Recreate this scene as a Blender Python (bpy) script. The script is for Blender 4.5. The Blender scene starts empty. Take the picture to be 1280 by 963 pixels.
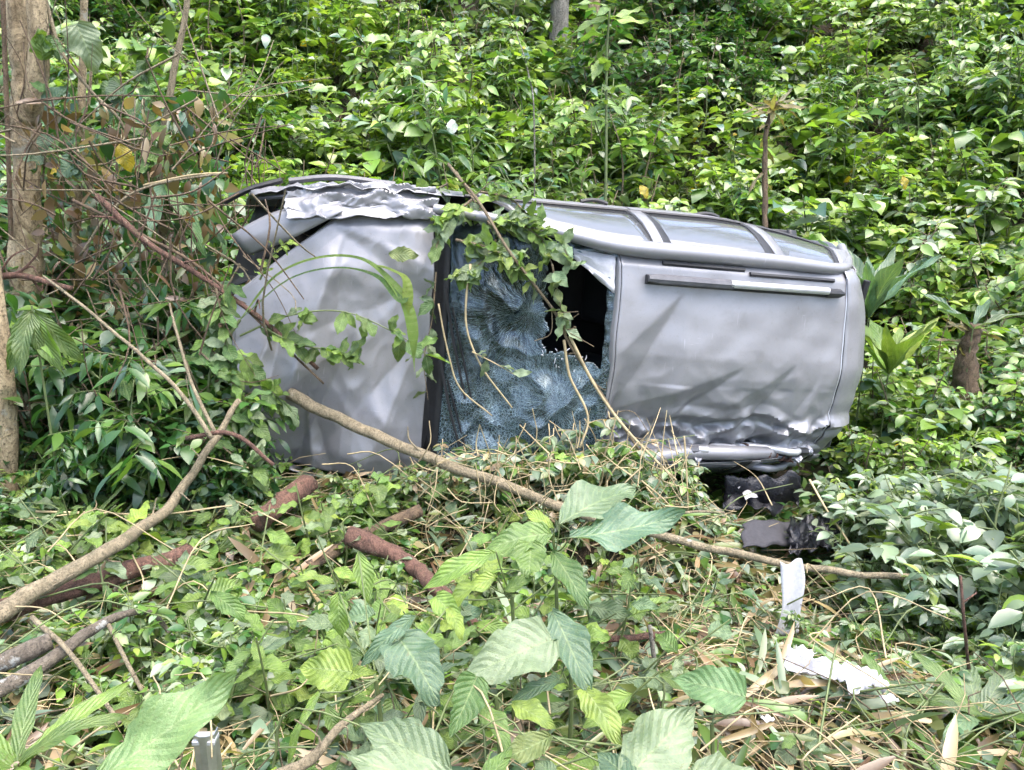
import bpy, math, random
import numpy as np
from mathutils import Matrix, Vector, noise

scene = bpy.context.scene
col = scene.collection
rnd = random.Random(7)
R = math.radians

# ------------------------------------------------------------------ camera
CAM_Z, PITCH, FPX = 2.1, -16.0, 1100.0
cd = bpy.data.cameras.new('camera')
cam = bpy.data.objects.new('camera', cd); col.objects.link(cam)
cam.location = (0, 0, CAM_Z); cam.rotation_euler = (R(90 + PITCH), 0, 0)
cd.sensor_width = 36; cd.lens = 36 * FPX / 1280; cd.clip_start = 0.05; cd.clip_end = 500
scene.camera = cam

# ------------------------------------------------------------------ sky, sun, exposure
SUN_EL, SUN_AZ = 74.0, 125.0          # azimuth clockwise from +Y (behind the car)
world = bpy.data.worlds.new('World'); scene.world = world; world.use_nodes = True
wn = world.node_tree; bg = wn.nodes['Background']
sky = wn.nodes.new('ShaderNodeTexSky'); sky.sky_type = 'NISHITA'; sky.sun_disc = False
sky.sun_elevation = R(SUN_EL); sky.sun_rotation = R(SUN_AZ); sky.air_density = 1.0; sky.dust_density = 4.0; sky.ozone_density = 1.0
wn.links.new(sky.outputs[0], bg.inputs[0]); bg.inputs[1].default_value = 0.15
sd = bpy.data.lights.new('sun', 'SUN'); sd.energy = 1.25; sd.angle = R(70); sd.color = (1.0, 0.98, 0.95)
sun = bpy.data.objects.new('sun', sd); col.objects.link(sun); sun.location = (0, 0, 12)
az = R(SUN_AZ); el = R(SUN_EL)
sdir = Vector((math.sin(az) * math.cos(el), math.cos(az) * math.cos(el), math.sin(el)))
sun.rotation_euler = sdir.to_track_quat('Z', 'Y').to_euler()
vs = scene.view_settings
vs.view_transform = 'Standard'; vs.look = 'None'; vs.gamma = 1.0; vs.exposure = 2.15
scene.render.engine = 'CYCLES'
cy = scene.cycles
cy.max_bounces = 6; cy.diffuse_bounces = 3; cy.glossy_bounces = 2; cy.transmission_bounces = 3; cy.transparent_max_bounces = 6
cy.use_adaptive_sampling = True; cy.adaptive_threshold = 0.03
cy.caustics_reflective = False; cy.caustics_refractive = False; cy.sample_clamp_indirect = 6.0
cy.use_denoising = True

# ------------------------------------------------------------------ helpers
_p = R(PITCH)
FWD = Vector((0, math.cos(_p), math.sin(_p))); UPV = Vector((0, -math.sin(_p), math.cos(_p)))
def P(px, py, d):
    """the point of the place that stands d metres in front of the camera position (along +Y), sighted at photo position px, py"""
    v = FWD + Vector((1, 0, 0)) * ((px - 640) / FPX) + UPV * ((481.5 - py) / FPX)
    return Vector((0, 0, CAM_Z)) + v * (d / v.y)

def PG(px, py, h=0.05, far=6.0):
    """where that sight line comes down to h above the ground"""
    d = 1.2
    while d < far:
        p = P(px, py, d)
        if p.z <= ground_z(p.x, p.y) + h: return p
        d += .01
    return P(px, py, far)

def sstep(a, b, x):
    t = min(1, max(0, (x - a) / (b - a))); return t * t * (3 - 2 * t)
def ground_z(x, y):
    z = 0.0
    if y < 3.6: z += 0.15 * (3.6 - max(y, -4))
    t = y - 6.7 - 0.35 * math.sin(x * .7)
    if t > 0: z += 0.56 * (t - 1 + math.exp(-t)) if t < 25 else 0.56 * 24 + 0.1 * (t - 25)
    z -= 0.105 * max(-2.5, min(2.5, x)) * sstep(1.5, 4, y)
    z += 0.09 * noise.noise((x * .9, y * .9, 0)) + 0.04 * noise.noise((x * 2.7, y * 2.7, 5)) - .03
    z += 0.34 * math.exp(-((x - .35) / .8) ** 2 - ((y - 4.3) / .33) ** 2) + 0.14 * math.exp(-((x + 1.0) / .7) ** 2 - ((y - 4.35) / .4) ** 2)
    if x < -2.6: z += 0.35 * sstep(2.6, 6, -x)
    if x > 3.4: z += 0.25 * sstep(3.4, 7, x)
    return z

def tag(o, label=None, cat=None, group=None, kind=None):
    if label: o['label'] = label
    if cat: o['category'] = cat
    if group: o['group'] = group
    if kind: o['kind'] = kind
    return o
def empty(name, loc=(0, 0, 0), rz=0.0, label=None, cat=None, group=None):
    o = bpy.data.objects.new(name, None); col.objects.link(o)
    o.location = loc; o.rotation_euler = (0, 0, rz); o.empty_display_size = .1
    return tag(o, label, cat, group)

def link_mesh(name, me, mat=None, parent=None):
    o = bpy.data.objects.new(name, me); col.objects.link(o)
    if mat is not None and not me.materials: me.materials.append(mat)
    if parent is not None: o.parent = parent
    return o

class MB:
    """collects shapes into one mesh"""
    def __init__(s): s.v = []; s.f = []
    def add(s, v, f):
        n = len(s.v); s.v += [tuple(q) for q in v]; s.f += [tuple(i + n for i in q) for q in f]
    def grid(s, fn, nu, nv, keep=None, flip=False):
        v = [fn(i / nu, j / nv) for i in range(nu + 1) for j in range(nv + 1)]
        f = []
        for i in range(nu):
            for j in range(nv):
                if keep and not keep((i + .5) / nu, (j + .5) / nv): continue
                a = i * (nv + 1) + j
                q = (a, a + 1, a + nv + 2, a + nv + 1)
                f.append(q[::-1] if flip else q)
        s.add(v, f)
    def box(s, c, d, rot=None):
        m = rot or Matrix.Identity(3); c = Vector(c)
        v = [c + m @ Vector((x * d[0] / 2, y * d[1] / 2, z * d[2] / 2)) for x in (-1, 1) for y in (-1, 1) for z in (-1, 1)]
        s.add(v, [(0, 1, 3, 2), (4, 6, 7, 5), (0, 4, 5, 1), (2, 3, 7, 6), (0, 2, 6, 4), (1, 5, 7, 3)])
    def tube(s, pts, rad, n=7, cap=True, rough=0.0, seed=0, flat=1.0):
        pts = [Vector(p) for p in pts]; m = len(pts)
        if not hasattr(rad, '__len__'): rad = [rad] * m
        t0 = (pts[1] - pts[0]).normalized()
        ref = Vector((0, 0, 1)) if abs(t0.z) < .9 else Vector((1, 0, 0))
        nn = (ref - t0 * ref.dot(t0)).normalized()
        v = []; rr = random.Random(seed)
        for i in range(m):
            t = (pts[min(i + 1, m - 1)] - pts[max(i - 1, 0)]).normalized()
            nn = (nn - t * nn.dot(t)).normalized(); b = t.cross(nn)
            for k in range(n):
                a = 2 * math.pi * k / n
                r = rad[i] * (1 + rough * (rr.random() - .5))
                v.append(pts[i] + nn * math.cos(a) * r + b * math.sin(a) * r * flat)
        f = []
        for i in range(m - 1):
            for k in range(n):
                k2 = (k + 1) % n
                f.append((i * n + k, i * n + k2, (i + 1) * n + k2, (i + 1) * n + k))
        if cap:
            f.append(tuple(range(n))[::-1]); f.append(tuple((m - 1) * n + k for k in range(n)))
        s.add(v, f)
    def mesh(s, name, mat=None, smooth=True):
        me = bpy.data.meshes.new(name); me.from_pydata(s.v, [], s.f)
        if smooth: me.polygons.foreach_set('use_smooth', [True] * len(me.polygons))
        if mat: me.materials.append(mat)
        me.update(); return me
    def build(s, name, mat, parent=None, smooth=True, solid=0.0, bevel=0.0, sharp=True):
        o = link_mesh(name, s.mesh(name, mat, smooth), None, parent)
        if smooth and sharp:
            try: o.data.set_sharp_from_angle(angle=R(42))
            except Exception: pass
        if solid:
            md = o.modifiers.new('solid', 'SOLIDIFY'); md.thickness = solid; md.offset = -1
        if bevel:
            md = o.modifiers.new('bevel', 'BEVEL'); md.width = bevel; md.segments = 2; md.limit_method = 'ANGLE'
        return o

def curve_pts(ctrl, n=6):
    """Catmull-Rom through control points"""
    c = [Vector(p) for p in ctrl]; c = [c[0] * 2 - c[1]] + c + [c[-1] * 2 - c[-2]]
    out = []
    for i in range(1, len(c) - 2):
        for k in range(n):
            t = k / n
            a, b, d, e = c[i - 1], c[i], c[i + 1], c[i + 2]
            out.append(.5 * ((2 * b) + (d - a) * t + (2 * a - 5 * b + 4 * d - e) * t * t + (3 * b - a - 3 * d + e) * t ** 3))
    out.append(c[-2]); return out

# ------------------------------------------------------------------ materials
class NT:
    def __init__(s, name):
        s.m = bpy.data.materials.new(name); s.m.use_nodes = True; s.t = s.m.node_tree
        s.out = s.t.nodes['Material Output']; s.b = s.t.nodes['Principled BSDF']
    def n(s, typ, **kw):
        x = s.t.nodes.new(typ)
        for k, v in kw.items():
            if hasattr(x, k): setattr(x, k, v)
            else: x.inputs[k].default_value = v
        return x
    def l(s, a, b): s.t.links.new(a, b)
    def ramp(s, fac, stops):
        r = s.n('ShaderNodeValToRGB'); e = r.color_ramp.elements
        while len(e) < len(stops): e.new(.5)
        for q, (p, c) in zip(e, stops): q.position = p; q.color = (*c, 1) if len(c) == 3 else c
        s.l(fac, r.inputs[0]); return r.outputs[0]
    def noise(s, scale, detail=4, rough=.6, coord=None, dist=0.0):
        x = s.n('ShaderNodeTexNoise'); x.inputs['Scale'].default_value = scale; x.inputs['Detail'].default_value = detail
        x.inputs['Roughness'].default_value = rough; x.inputs['Distortion'].default_value = dist
        if coord is not None: s.l(coord, x.inputs['Vector'])
        return x.outputs['Fac']
    def coord(s, which='Object'): return s.n('ShaderNodeTexCoord').outputs[which]
    def mix(s, fac, a, b, mode='MIX'):
        x = s.n('ShaderNodeMix', data_type='RGBA', blend_type=mode)
        for v, i in ((fac, 0), (a, 6), (b, 7)):
            if hasattr(v, 'is_linked') or hasattr(v, 'links'): s.l(v, x.inputs[i])
            else: x.inputs[i].default_value = v if i == 0 else (*v, 1)
        return x.outputs[2]
    def math(s, op, a, b=0.0):
        x = s.n('ShaderNodeMath', operation=op)
        for v, i in ((a, 0), (b, 1)):
            if hasattr(v, 'links'): s.l(v, x.inputs[i])
            else: x.inputs[i].default_value = v
        return x.outputs[0]
    def bump(s, h, strength=.3, dist=.01):
        b = s.n('ShaderNodeBump'); b.inputs['Strength'].default_value = strength; b.inputs['Distance'].default_value = dist
        s.l(h, b.inputs['Height']); s.l(b.outputs[0], s.b.inputs['Normal']); return b.outputs[0]

def simple(name, c, rough=.5, metal=0.0, var=.25, scale=12, bump=0.0, spec=.5):
    t = NT(name); co = t.coord(); n = t.noise(scale, 5, .65, co)
    t.l(t.ramp(n, [(.3, tuple(x * (1 - var) for x in c)), (.7, tuple(min(1, x * (1 + var)) for x in c))]), t.b.inputs['Base Color'])
    t.b.inputs['Roughness'].default_value = rough; t.b.inputs['Metallic'].default_value = metal
    t.b.inputs['Specular IOR Level'].default_value = spec
    if bump: t.bump(t.noise(scale * 4, 4, .7, co), bump, .01)
    return t.m

def car_paint():
    t = NT('silver_paint'); co = t.coord()
    n1 = t.noise(3.0, 5, .6, co); n2 = t.noise(26, 6, .75, co); n3 = t.noise(140, 2, .5, co)
    base = t.mix(t.math('MULTIPLY', n1, .35), (.245, .243, .256), (.195, .193, .203))
    dirt = t.ramp(n2, [(.62, (0, 0, 0)), (.80, (1, 1, 1))])
    base = t.mix(t.math('MULTIPLY', dirt, .55), base, (.12, .10, .075))
    sm = t.noise(5.5, 7, .72, co, .6); base = t.mix(t.math('MULTIPLY', t.ramp(sm, [(.52, (0, 0, 0)), (.72, (1, 1, 1))]), .22), base, (.11, .10, .085))
    sp = t.noise(210, 2, .5, co); base = t.mix(t.math('MULTIPLY', t.ramp(sp, [(.70, (0, 0, 0)), (.74, (1, 1, 1))]), .7), base, (.05, .045, .035))
    mp = t.n('ShaderNodeMapping'); mp.inputs['Scale'].default_value = (30, 2.2, 10); mp.inputs['Rotation'].default_value = (0, .2, .5)
    t.l(co, mp.inputs[0]); sc = t.noise(3.0, 3, .5, mp.outputs[0])
    mp2 = t.n('ShaderNodeMapping'); mp2.inputs['Scale'].default_value = (3, 42, 12); mp2.inputs['Rotation'].default_value = (0, .1, .9)
    t.l(co, mp2.inputs[0]); sc2 = t.noise(2.2, 4, .6, mp2.outputs[0])
    scr = t.math('MAXIMUM', t.ramp(sc, [(.66, (0, 0, 0)), (.70, (1, 1, 1))]), t.ramp(sc2, [(.68, (0, 0, 0)), (.71, (1, 1, 1))]))
    base = t.mix(t.math('MULTIPLY', t.math('MULTIPLY', scr, t.ramp(t.noise(4, 3, .6, co), [(.54, (0, 0, 0)), (.66, (1, 1, 1))])), .42), base, (.42, .42, .44))
    t.l(base, t.b.inputs['Base Color'])
    t.b.inputs['Metallic'].default_value = .35
    t.l(t.ramp(n2, [(.3, (.36,) * 3), (.8, (.62,) * 3)]), t.b.inputs['Roughness'])
    t.b.inputs['Coat Weight'].default_value = .35; t.b.inputs['Coat Roughness'].default_value = .18
    t.bump(t.noise(9, 3, .5, co), .10, .02)
    return t.m

def crazed_glass():
    t = NT('crazed_glass'); co = t.coord()
    dn = t.n('ShaderNodeTexNoise'); dn.inputs['Scale'].default_value = 6; t.l(co, dn.inputs['Vector'])
    va = t.n('ShaderNodeVectorMath', operation='MULTIPLY_ADD'); t.l(dn.outputs['Color'], va.inputs[0]); va.inputs[1].default_value = (.09,) * 3; t.l(co, va.inputs[2])
    cr = []
    for sc, w in ((58, .06), (20, .020), (120, .12)):
        v = t.n('ShaderNodeTexVoronoi', feature='DISTANCE_TO_EDGE'); v.inputs['Scale'].default_value = sc; t.l(va.outputs[0], v.inputs['Vector'])
        cr.append(t.ramp(v.outputs['Distance'], [(0, (1, 1, 1)), (w, (0, 0, 0))]))
    dens = t.noise(3.2, 3, .6, co)
    sy = t.n('ShaderNodeSeparateXYZ'); t.l(co, sy.inputs[0]); dens = t.math('ADD', dens, t.math('MULTIPLY', t.math('ADD', sy.outputs[1], .85), .38))
    d1 = t.ramp(dens, [(.47, (.06,) * 3), (.74, (1, 1, 1))])
    d2 = t.math('MULTIPLY', t.ramp(dens, [(.50, (0, 0, 0)), (.85, (1, 1, 1))]), .6)
    m = t.math('MAXIMUM', t.math('MULTIPLY', cr[0], d1), t.math('MULTIPLY', cr[1], t.math('MULTIPLY', dens, .6)))
    for (ox, oy, k) in ((-.46, .95, 26), (-.30, .50, 34)):
        sx = t.n('ShaderNodeSeparateXYZ'); t.l(va.outputs[0], sx.inputs[0])
        dx, dy = t.math('SUBTRACT', sx.outputs[0], -ox - .0), t.math('ADD', sx.outputs[1], oy)
        an = t.math('ARCTAN2', dy, dx); ln = t.math('SQRT', t.math('ADD', t.math('MULTIPLY', dx, dx), t.math('MULTIPLY', dy, dy)))
        cb = t.n('ShaderNodeCombineXYZ'); t.l(t.math('MULTIPLY', an, k * .35), cb.inputs[0]); t.l(t.math('MULTIPLY', ln, 2.0), cb.inputs[1])
        rn = t.noise(1.6, 4, .75, cb.outputs[0])
        ray = t.ramp(t.math('ABSOLUTE', t.math('SUBTRACT', rn, .5)), [(0, (1, 1, 1)), (.018, (0, 0, 0))])
        fade = t.ramp(ln, [(.04, (1, 1, 1)), (.55, (0, 0, 0))])
        m = t.math('MAXIMUM', m, t.math('MULTIPLY', ray, fade))
    vc = t.n('ShaderNodeTexVoronoi'); vc.inputs['Scale'].default_value = 70; t.l(va.outputs[0], vc.inputs['Vector'])
    spark = t.ramp(vc.outputs['Color'], [(.45, (0, 0, 0)), (.85, (.8,) * 3)])  # random white of crazed cells, with their sparkle painted in
    m = t.math('MAXIMUM', m, t.math('MULTIPLY', t.math('MAXIMUM', t.math('MULTIPLY', cr[2], .5), spark), d2))
    tr = t.n('ShaderNodeBsdfTransparent'); tr.inputs[0].default_value = (.30, .40, .43, 1)
    gl = t.n('ShaderNodeBsdfGlossy'); gl.inputs['Roughness'].default_value = .25; gl.inputs[0].default_value = (.8, .9, .95, 1)
    mx = t.n('ShaderNodeMixShader'); mx.inputs[0].default_value = .06; t.l(tr.outputs[0], mx.inputs[1]); t.l(gl.outputs[0], mx.inputs[2])
    t.b.inputs['Base Color'].default_value = (.50, .66, .72, 1); t.b.inputs['Roughness'].default_value = .35
    m2 = t.n('ShaderNodeMixShader'); t.l(t.math('MULTIPLY', m, .64), m2.inputs[0]); t.l(mx.outputs[0], m2.inputs[1]); t.l(t.b.outputs[0], m2.inputs[2])
    t.l(m2.outputs[0], t.out.inputs[0])
    return t.m

def leaf_mat(name, src, vein=1.0, trans=.38, rough=.38):
    """src: 'attr' reads the per-leaf colour stored on the mesh, 'obj' the object's own colour"""
    t = NT(name); co = t.coord()
    if src == 'attr':
        a = t.n('ShaderNodeAttribute'); a.attribute_name = 'leafcol'; c = a.outputs['Color']
    else:
        c = t.n('ShaderNodeObjectInfo').outputs['Color']
    uv = t.n('ShaderNodeUVMap'); sp = t.n('ShaderNodeSeparateXYZ'); t.l(uv.outputs[0], sp.inputs[0])
    w = t.math('ABSOLUTE', t.math('SUBTRACT', sp.outputs[1], .5))
    n = t.noise(30 if src == 'attr' else 55, 4, .6, co)
    c = t.mix(t.math('MULTIPLY', t.ramp(n, [(.35, (0, 0, 0)), (.75, (1, 1, 1))]), .35), c, (.30, .34, .12) if src == 'obj' else (.20, .25, .06), 'MIX') if src == 'obj' else c
    ph = t.math('FRACT', t.math('SUBTRACT', t.math('MULTIPLY', sp.outputs[0], 9.0), t.math('MULTIPLY', w, 5.0)))
    v = t.math('ABSOLUTE', t.math('SUBTRACT', ph, .5))
    side = t.ramp(v, [(0, (1, 1, 1)), (.13, (0, 0, 0))])
    mid = t.ramp(w, [(.0, (1, 1, 1)), (.035, (0, 0, 0))])
    ve = None if not vein else t.math('MAXIMUM', t.math('MULTIPLY', side, .45), mid)
    if vein: c = t.mix(t.math('MULTIPLY', ve, .55 * vein), c, (.34, .42, .19))
    if src == 'obj':
        n5 = t.noise(24, 5, .7, co); c = t.mix(t.math('MULTIPLY', t.ramp(n5, [(.60, (0, 0, 0)), (.66, (1, 1, 1))]), .55), c, (.12, .10, .03))
        n6 = t.noise(5, 3, .6, co); c = t.mix(t.math('MULTIPLY', t.ramp(n6, [(.35, (1, 1, 1)), (.6, (0, 0, 0))]), .45), c, (.03, .085, .022))
    t.l(c, t.b.inputs['Base Color']); t.b.inputs['Roughness'].default_value = rough
    t.b.inputs['Specular IOR Level'].default_value = .85 if src == 'attr' else .6
    if vein > .5:
        nb = t.bump(t.math('ADD', t.math('MULTIPLY', v, 1.0), t.math('MULTIPLY', n, .6)), .8, .006)
    tl = t.n('ShaderNodeBsdfTranslucent')
    t.l(t.mix(1.0, c, (1.25, 1.35, .55), 'MULTIPLY'), tl.inputs[0])
    mx = t.n('ShaderNodeMixShader'); mx.inputs[0].default_value = trans
    t.l(t.b.outputs[0], mx.inputs[1]); t.l(tl.outputs[0], mx.inputs[2]); t.l(mx.outputs[0], t.out.inputs[0])
    return t.m

def bark(name, c1, c2, scale=18, lichen=None, amt=.6):
    t = NT(name); co = t.coord()
    mp = t.n('ShaderNodeMapping'); mp.inputs['Scale'].default_value = (1, 1, .35); t.l(co, mp.inputs[0])
    n = t.noise(scale, 8, .78, mp.outputs[0], .8); n2 = t.noise(scale * .35, 6, .75, co); n4 = t.noise(scale * 5, 4, .7, co)
    c = t.ramp(n, [(.36, c1), (.62, c2)])
    c = t.mix(t.ramp(n4, [(.5, (0, 0, 0)), (.66, (.75,) * 3)]), c, tuple(x * .35 for x in c1))
    n7 = t.noise(scale * .6, 5, .7, co); c = t.mix(t.math('MULTIPLY', t.ramp(n7, [(.56, (0, 0, 0)), (.68, (1, 1, 1))]), .5), c, (.06, .075, .03))
    if lichen: c = t.mix(t.ramp(n2, [(amt, (0, 0, 0)), (amt + .05, (1, 1, 1))]), c, lichen)
    t.l(c, t.b.inputs['Base Color']); t.b.inputs['Roughness'].default_value = .85
    t.bump(t.math('ADD', n, t.math('MULTIPLY', n4, .5)), 1.0, .02); return t.m

def ground_mat():
    t = NT('forest_soil'); co = t.coord()
    n = t.noise(2.2, 6, .65, co); n2 = t.noise(38, 5, .75, co)
    c = t.ramp(n2, [(.3, (.022, .016, .010)), (.55, (.07, .05, .03)), (.75, (.16, .12, .075))])
    c = t.mix(t.ramp(n, [(.42, (0, 0, 0)), (.62, (.7,) * 3)]), c, (.035, .055, .018))
    t.l(c, t.b.inputs['Base Color']); t.b.inputs['Roughness'].default_value = .95
    t.bump(n2, .9, .04); return t.m

M = dict(
    paint=car_paint(), glass=crazed_glass(), soil=ground_mat(),
    black=simple('black_plastic', (.018, .018, .02), .55, 0, .3, 20, .15),
    dark=simple('dark_cabin', (.010, .010, .011), .85, 0, .3, 10),  # near-black base colour stands in for shade inside the wreck
    greyplastic=simple('grey_plastic', (.09, .09, .10), .5, 0, .25, 15, .1),
    railsilver=simple('satin_rail', (.55, .55, .57), .35, .5, .1, 20),
    scraped=simple('scraped_metal', (.42, .42, .45), .42, .55, .35, 40, .3),
    chrome=simple('bare_metal', (.55, .55, .56), .3, .9, .2, 20),
    rust=simple('rusty_steel', (.10, .055, .04), .8, .3, .6, 40, .5),
    underbody=simple('underbody', (.03, .03, .03), .85, 0, .4, 9, .3),
    tyre=simple('tyre_rubber', (.015, .015, .015), .8, 0, .3, 30, .2),
    lampred=simple('red_lens', (.35, .015, .012), .15, 0, .1, 10),
    lampwhite=simple('clear_lens', (.45, .46, .48), .15, .3, .15, 10),
    leaf=leaf_mat('leaf_foliage', 'attr', 0, .36, .33), bigleaf=leaf_mat('leaf_blade', 'obj', 1.0, .30, .36),
    twig=bark('twig_bark', (.10, .075, .045), (.26, .20, .12), 30),
    greenstem=simple('green_stem', (.10, .13, .045), .6, 0, .4, 18),
    tan=bark('tan_bark', (.16, .115, .06), (.60, .47, .29), 14, (.36, .33, .26), .58),
    palewood=bark('pale_bark', (.17, .14, .085), (.38, .31, .20), 26, (.45, .42, .34), .64),
    redwood=bark('red_bark', (.06, .030, .022), (.26, .135, .095), 40, (.34, .26, .18), .60),
    lichen=bark('lichen_bark', (.10, .08, .06), (.24, .20, .15), 24, (.40, .40, .37), .55),
    greybark=bark('grey_bark', (.09, .08, .065), (.27, .25, .21), 12, (.45, .45, .42), .6),
    deadwood=bark('dead_stem', (.07, .045, .03), (.22, .15, .09), 24),
    straw=simple('dry_straw', (.34, .27, .15), .75, 0, .45, 9),
    paper=simple('white_paper', (.50, .49, .51), .8, 0, .15, 30, .5),
    cloth=simple('white_cloth', (.52, .52, .55), .85, 0, .12, 60, .5),
    mat=simple('black_felt', (.035, .034, .040), .85, 0, .3, 60, .4),
    bag=simple('black_polythene', (.012, .012, .016), .22, 0, .3, 30, .5),
)
# ------------------------------------------------------------------ ground
def build_ground():
    mb = MB()
    def spaced(a, b, n, c, k): return [c + (abs(t) ** k) * (1 if t > 0 else -1) * (b - c if t > 0 else c - a) for t in [(-1 + 2 * i / n) for i in range(n + 1)]]
    xs = spaced(-60, 60, 120, 0, 2.2); ys = spaced(-40, 90, 130, 5, 2.2)
    v = [(x, y, ground_z(x, y)) for x in xs for y in ys]; m = len(ys)
    f = [(i * m + j, (i + 1) * m + j, (i + 1) * m + j + 1, i * m + j + 1) for i in range(len(xs) - 1) for j in range(m - 1)]
    mb.add(v, f)
    return tag(mb.build('ground', M['soil'], sharp=False), kind='structure')
build_ground()

# ------------------------------------------------------------------ the car, lying on its left side
# car axes: x forward, y left, z up (as if it stood on its wheels)
YAW, TILT, ROLL = .3394, .1075, -.0644
B = Matrix(((-1, 0, 0), (0, 0, -1), (0, -1, 0)))
CR = Matrix.Rotation(YAW, 3, 'Z') @ Matrix.Rotation(TILT, 3, 'Y') @ Matrix.Rotation(ROLL, 3, 'X') @ B
CT = Vector((.0807, 5.9181, .8378))
CBASE = Vector((0, .80, .75))
car = empty('overturned_car', CT + CR @ CBASE, 0, 'crushed silver hatchback car lying on its side in the undergrowth', 'car')
car.rotation_euler = CR.to_euler()
class CMB(MB):
    def build(s, name, mat, parent=None, smooth=True, solid=0.0, bevel=0.0, sharp=True):
        s.v = [tuple(Vector(q) - CBASE) for q in s.v]
        return MB.build(s, name, mat, parent or car, smooth, solid, bevel, sharp)

XF, XC, XH, XR = 1.93, .92, .03, -1.45      # hood front, cowl, windscreen header, roof rear
def seg_d(u, v, a, b):
    ax, ay = a; bx, by = b; dx, dy = bx - ax, by - ay
    t = max(0, min(1, ((u - ax) * dx + (v - ay) * dy) / (dx * dx + dy * dy + 1e-9)))
    return math.hypot(u - ax - t * dx, v - ay - t * dy), t
def fold(u, v, a, b, w, amp, p=1.4):
    d, t = seg_d(u, v, a, b)
    if d >= w: return 0.0
    return amp * (1 - d / w) ** p
def cone(u, v, a, b, wl, wr, amp):
    """sharp sheet-metal crease that starts at a point and opens towards b"""
    dx, dy = b[0] - a[0], b[1] - a[1]; L2 = dx * dx + dy * dy
    t = ((u - a[0]) * dx + (v - a[1]) * dy) / L2
    if t <= 0: return 0.0
    tt = min(t, 1.25); s = ((u - a[0]) * dy - (v - a[1]) * dx) / math.sqrt(L2)
    w = (wl if s > 0 else wr) * tt
    k = 1 - abs(s) / w
    return amp * tt * k if k > 0 else 0.0
def halfw(x, z):
    """half width of the body at height z"""
    pts = [(.20, .70), (.34, .79), (.60, .825), (.86, .815), (.97, .79)]
    w = pts[0][1]
    for (z0, w0), (z1, w1) in zip(pts, pts[1:]):
        if z >= z0: w = w0 + (w1 - w0) * min(1, (z - z0) / (z1 - z0))
    k = 1.0
    if x > 1.1: k -= .16 * ((x - 1.1) / .85) ** 2
    if x < -.7: k -= .20 * ((-x - .7) / 1.1) ** 1.7
    return w * k

# roof skin; u runs from the windscreen header to the tailgate, v from the upper (right) side to the ground side
def roof_uv(px, py): return ((px - 785) / 267.0, (py - 312 - (px - 785) * .12) / 245.0)
RF = [(roof_uv(*a), roof_uv(*b), w, amp, p) for a, b, w, amp, p in (
    ((842, 372), (792, 498), .17, .055, 1.0),
    ((800, 500), (775, 560), .20, -.04, 1.0),
    ((915, 462), (838, 528), .15, .040, 1.0),
    ((900, 500), (850, 540), .10, -.035, 1.0),
    ((982, 466), (942, 530), .13, .038, 1.0),
    ((960, 500), (930, 545), .08, -.025, 1.0),
    ((848, 530), (955, 536), .09, .045, .9),
    ((860, 560), (1000, 560), .12, -.085, .9),
    ((1025, 485), (1003, 560), .10, .040, 1.0),
    ((1040, 470), (1028, 540), .06, -.020, 1.0),
    ((835, 545), (845, 575), .09, .050, .9),
    ((935, 535), (930, 575), .07, .050, .9),
    ((1000, 420), (1010, 450), .16, -.012, 1.6))]
RC = [(roof_uv(*a), roof_uv(*b), wl, wr, amp) for a, b, wl, wr, amp in (
    ((852, 356), (786, 505), .34, .20, -.085), ((925, 448), (836, 530), .30, .20, -.100), ((992, 450), (938, 535), .28, .18, -.085),
    ((1028, 470), (1000, 575), .14, .10, .060), ((890, 470), (800, 560), .10, .14, .050), ((965, 490), (905, 560), .10, .14, .050),
    ((1045, 500), (1030, 575), .06, .06, -.02), ((905, 520), (890, 585), .06, .10, .035))]
def roof_pt(u, v):
    x = XH + (XR - XH) * u
    hw = .575 - .03 * u - .012 * (1 - u)
    y = -hw + (2 * hw + .03 + .05 * u) * v
    s = (v - .5) * 2
    z = 1.455 + .065 * math.sin(min(1, u * 1.15 + .10) * math.pi * .62) - .06 * u ** 2.5 - .055 * s * s - .05 * max(0, abs(s) - .9) * 6
    dz = sum(cone(u, v, *k) for k in RC)
    dz -= .20 * max(0, v - .45) ** 1.3
    dz += .018 * (1 - 2.4 * abs(noise.noise((u * 4.2, v * 3.1, 51)))) * sstep(.35, .7, v) + .007 * (1 - 2.4 * abs(noise.noise((u * 11, v * 9, 52)))) * sstep(.3, .8, v)
    vl = .76 + .03 * math.sin(u * 9) + .05 * noise.noise((u * 5, 0, 6))
    if u > .2: dz += (.030 * max(0, 1 - abs(v - vl) / .05) - .035 * sstep(vl, vl + .02, v)) * sstep(.2, .32, u)
    rg = .5 - abs(noise.noise((u * 7 + v * 3, v * 6, 33))) * 2.2 + .5 * (.5 - abs(noise.noise((u * 15, v * 12, 34))) * 2.2)
    dz += .075 * rg * sstep(.72, .84, v)
    dz += .012 * noise.noise((u * 3, v * 3, 1)) + .006 * noise.noise((u * 9, v * 9, 2)) * (1 if v < .6 else 3)
    if v > .95: dz -= .05 * ((v - .95) / .05) ** 1.2                 # ground side crushed in
    fr = min(1, u / .04, v / .03)
    x += -.02 * noise.noise((v * 4, 3, 0)) * (1 - u)
    return Vector((x, y, z + dz * (.3 + .7 * max(0, fr))))
def roof_keep(u, v):
    n = noise.noise((u * 16, v * 16, 71)) * .03
    return not ((.30 + n < u < .44 + n and .925 + n < v < .965) or (.66 + n < u < .90 + n and .915 + n < v < .955 + n * .4))
m = CMB(); m.grid(roof_pt, 120, 120, roof_keep, flip=True); m.build('roof_panel', M['paint'], solid=.004)
# header lip folded down behind the windscreen
m = CMB(); m.grid(lambda u, v: roof_pt(0, v) + Vector((.002 + .018 * math.sin(u * 1.5), 0, -.05 * u)), 3, 60); m.build('header_lip', M['paint'], solid=.003)

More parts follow.
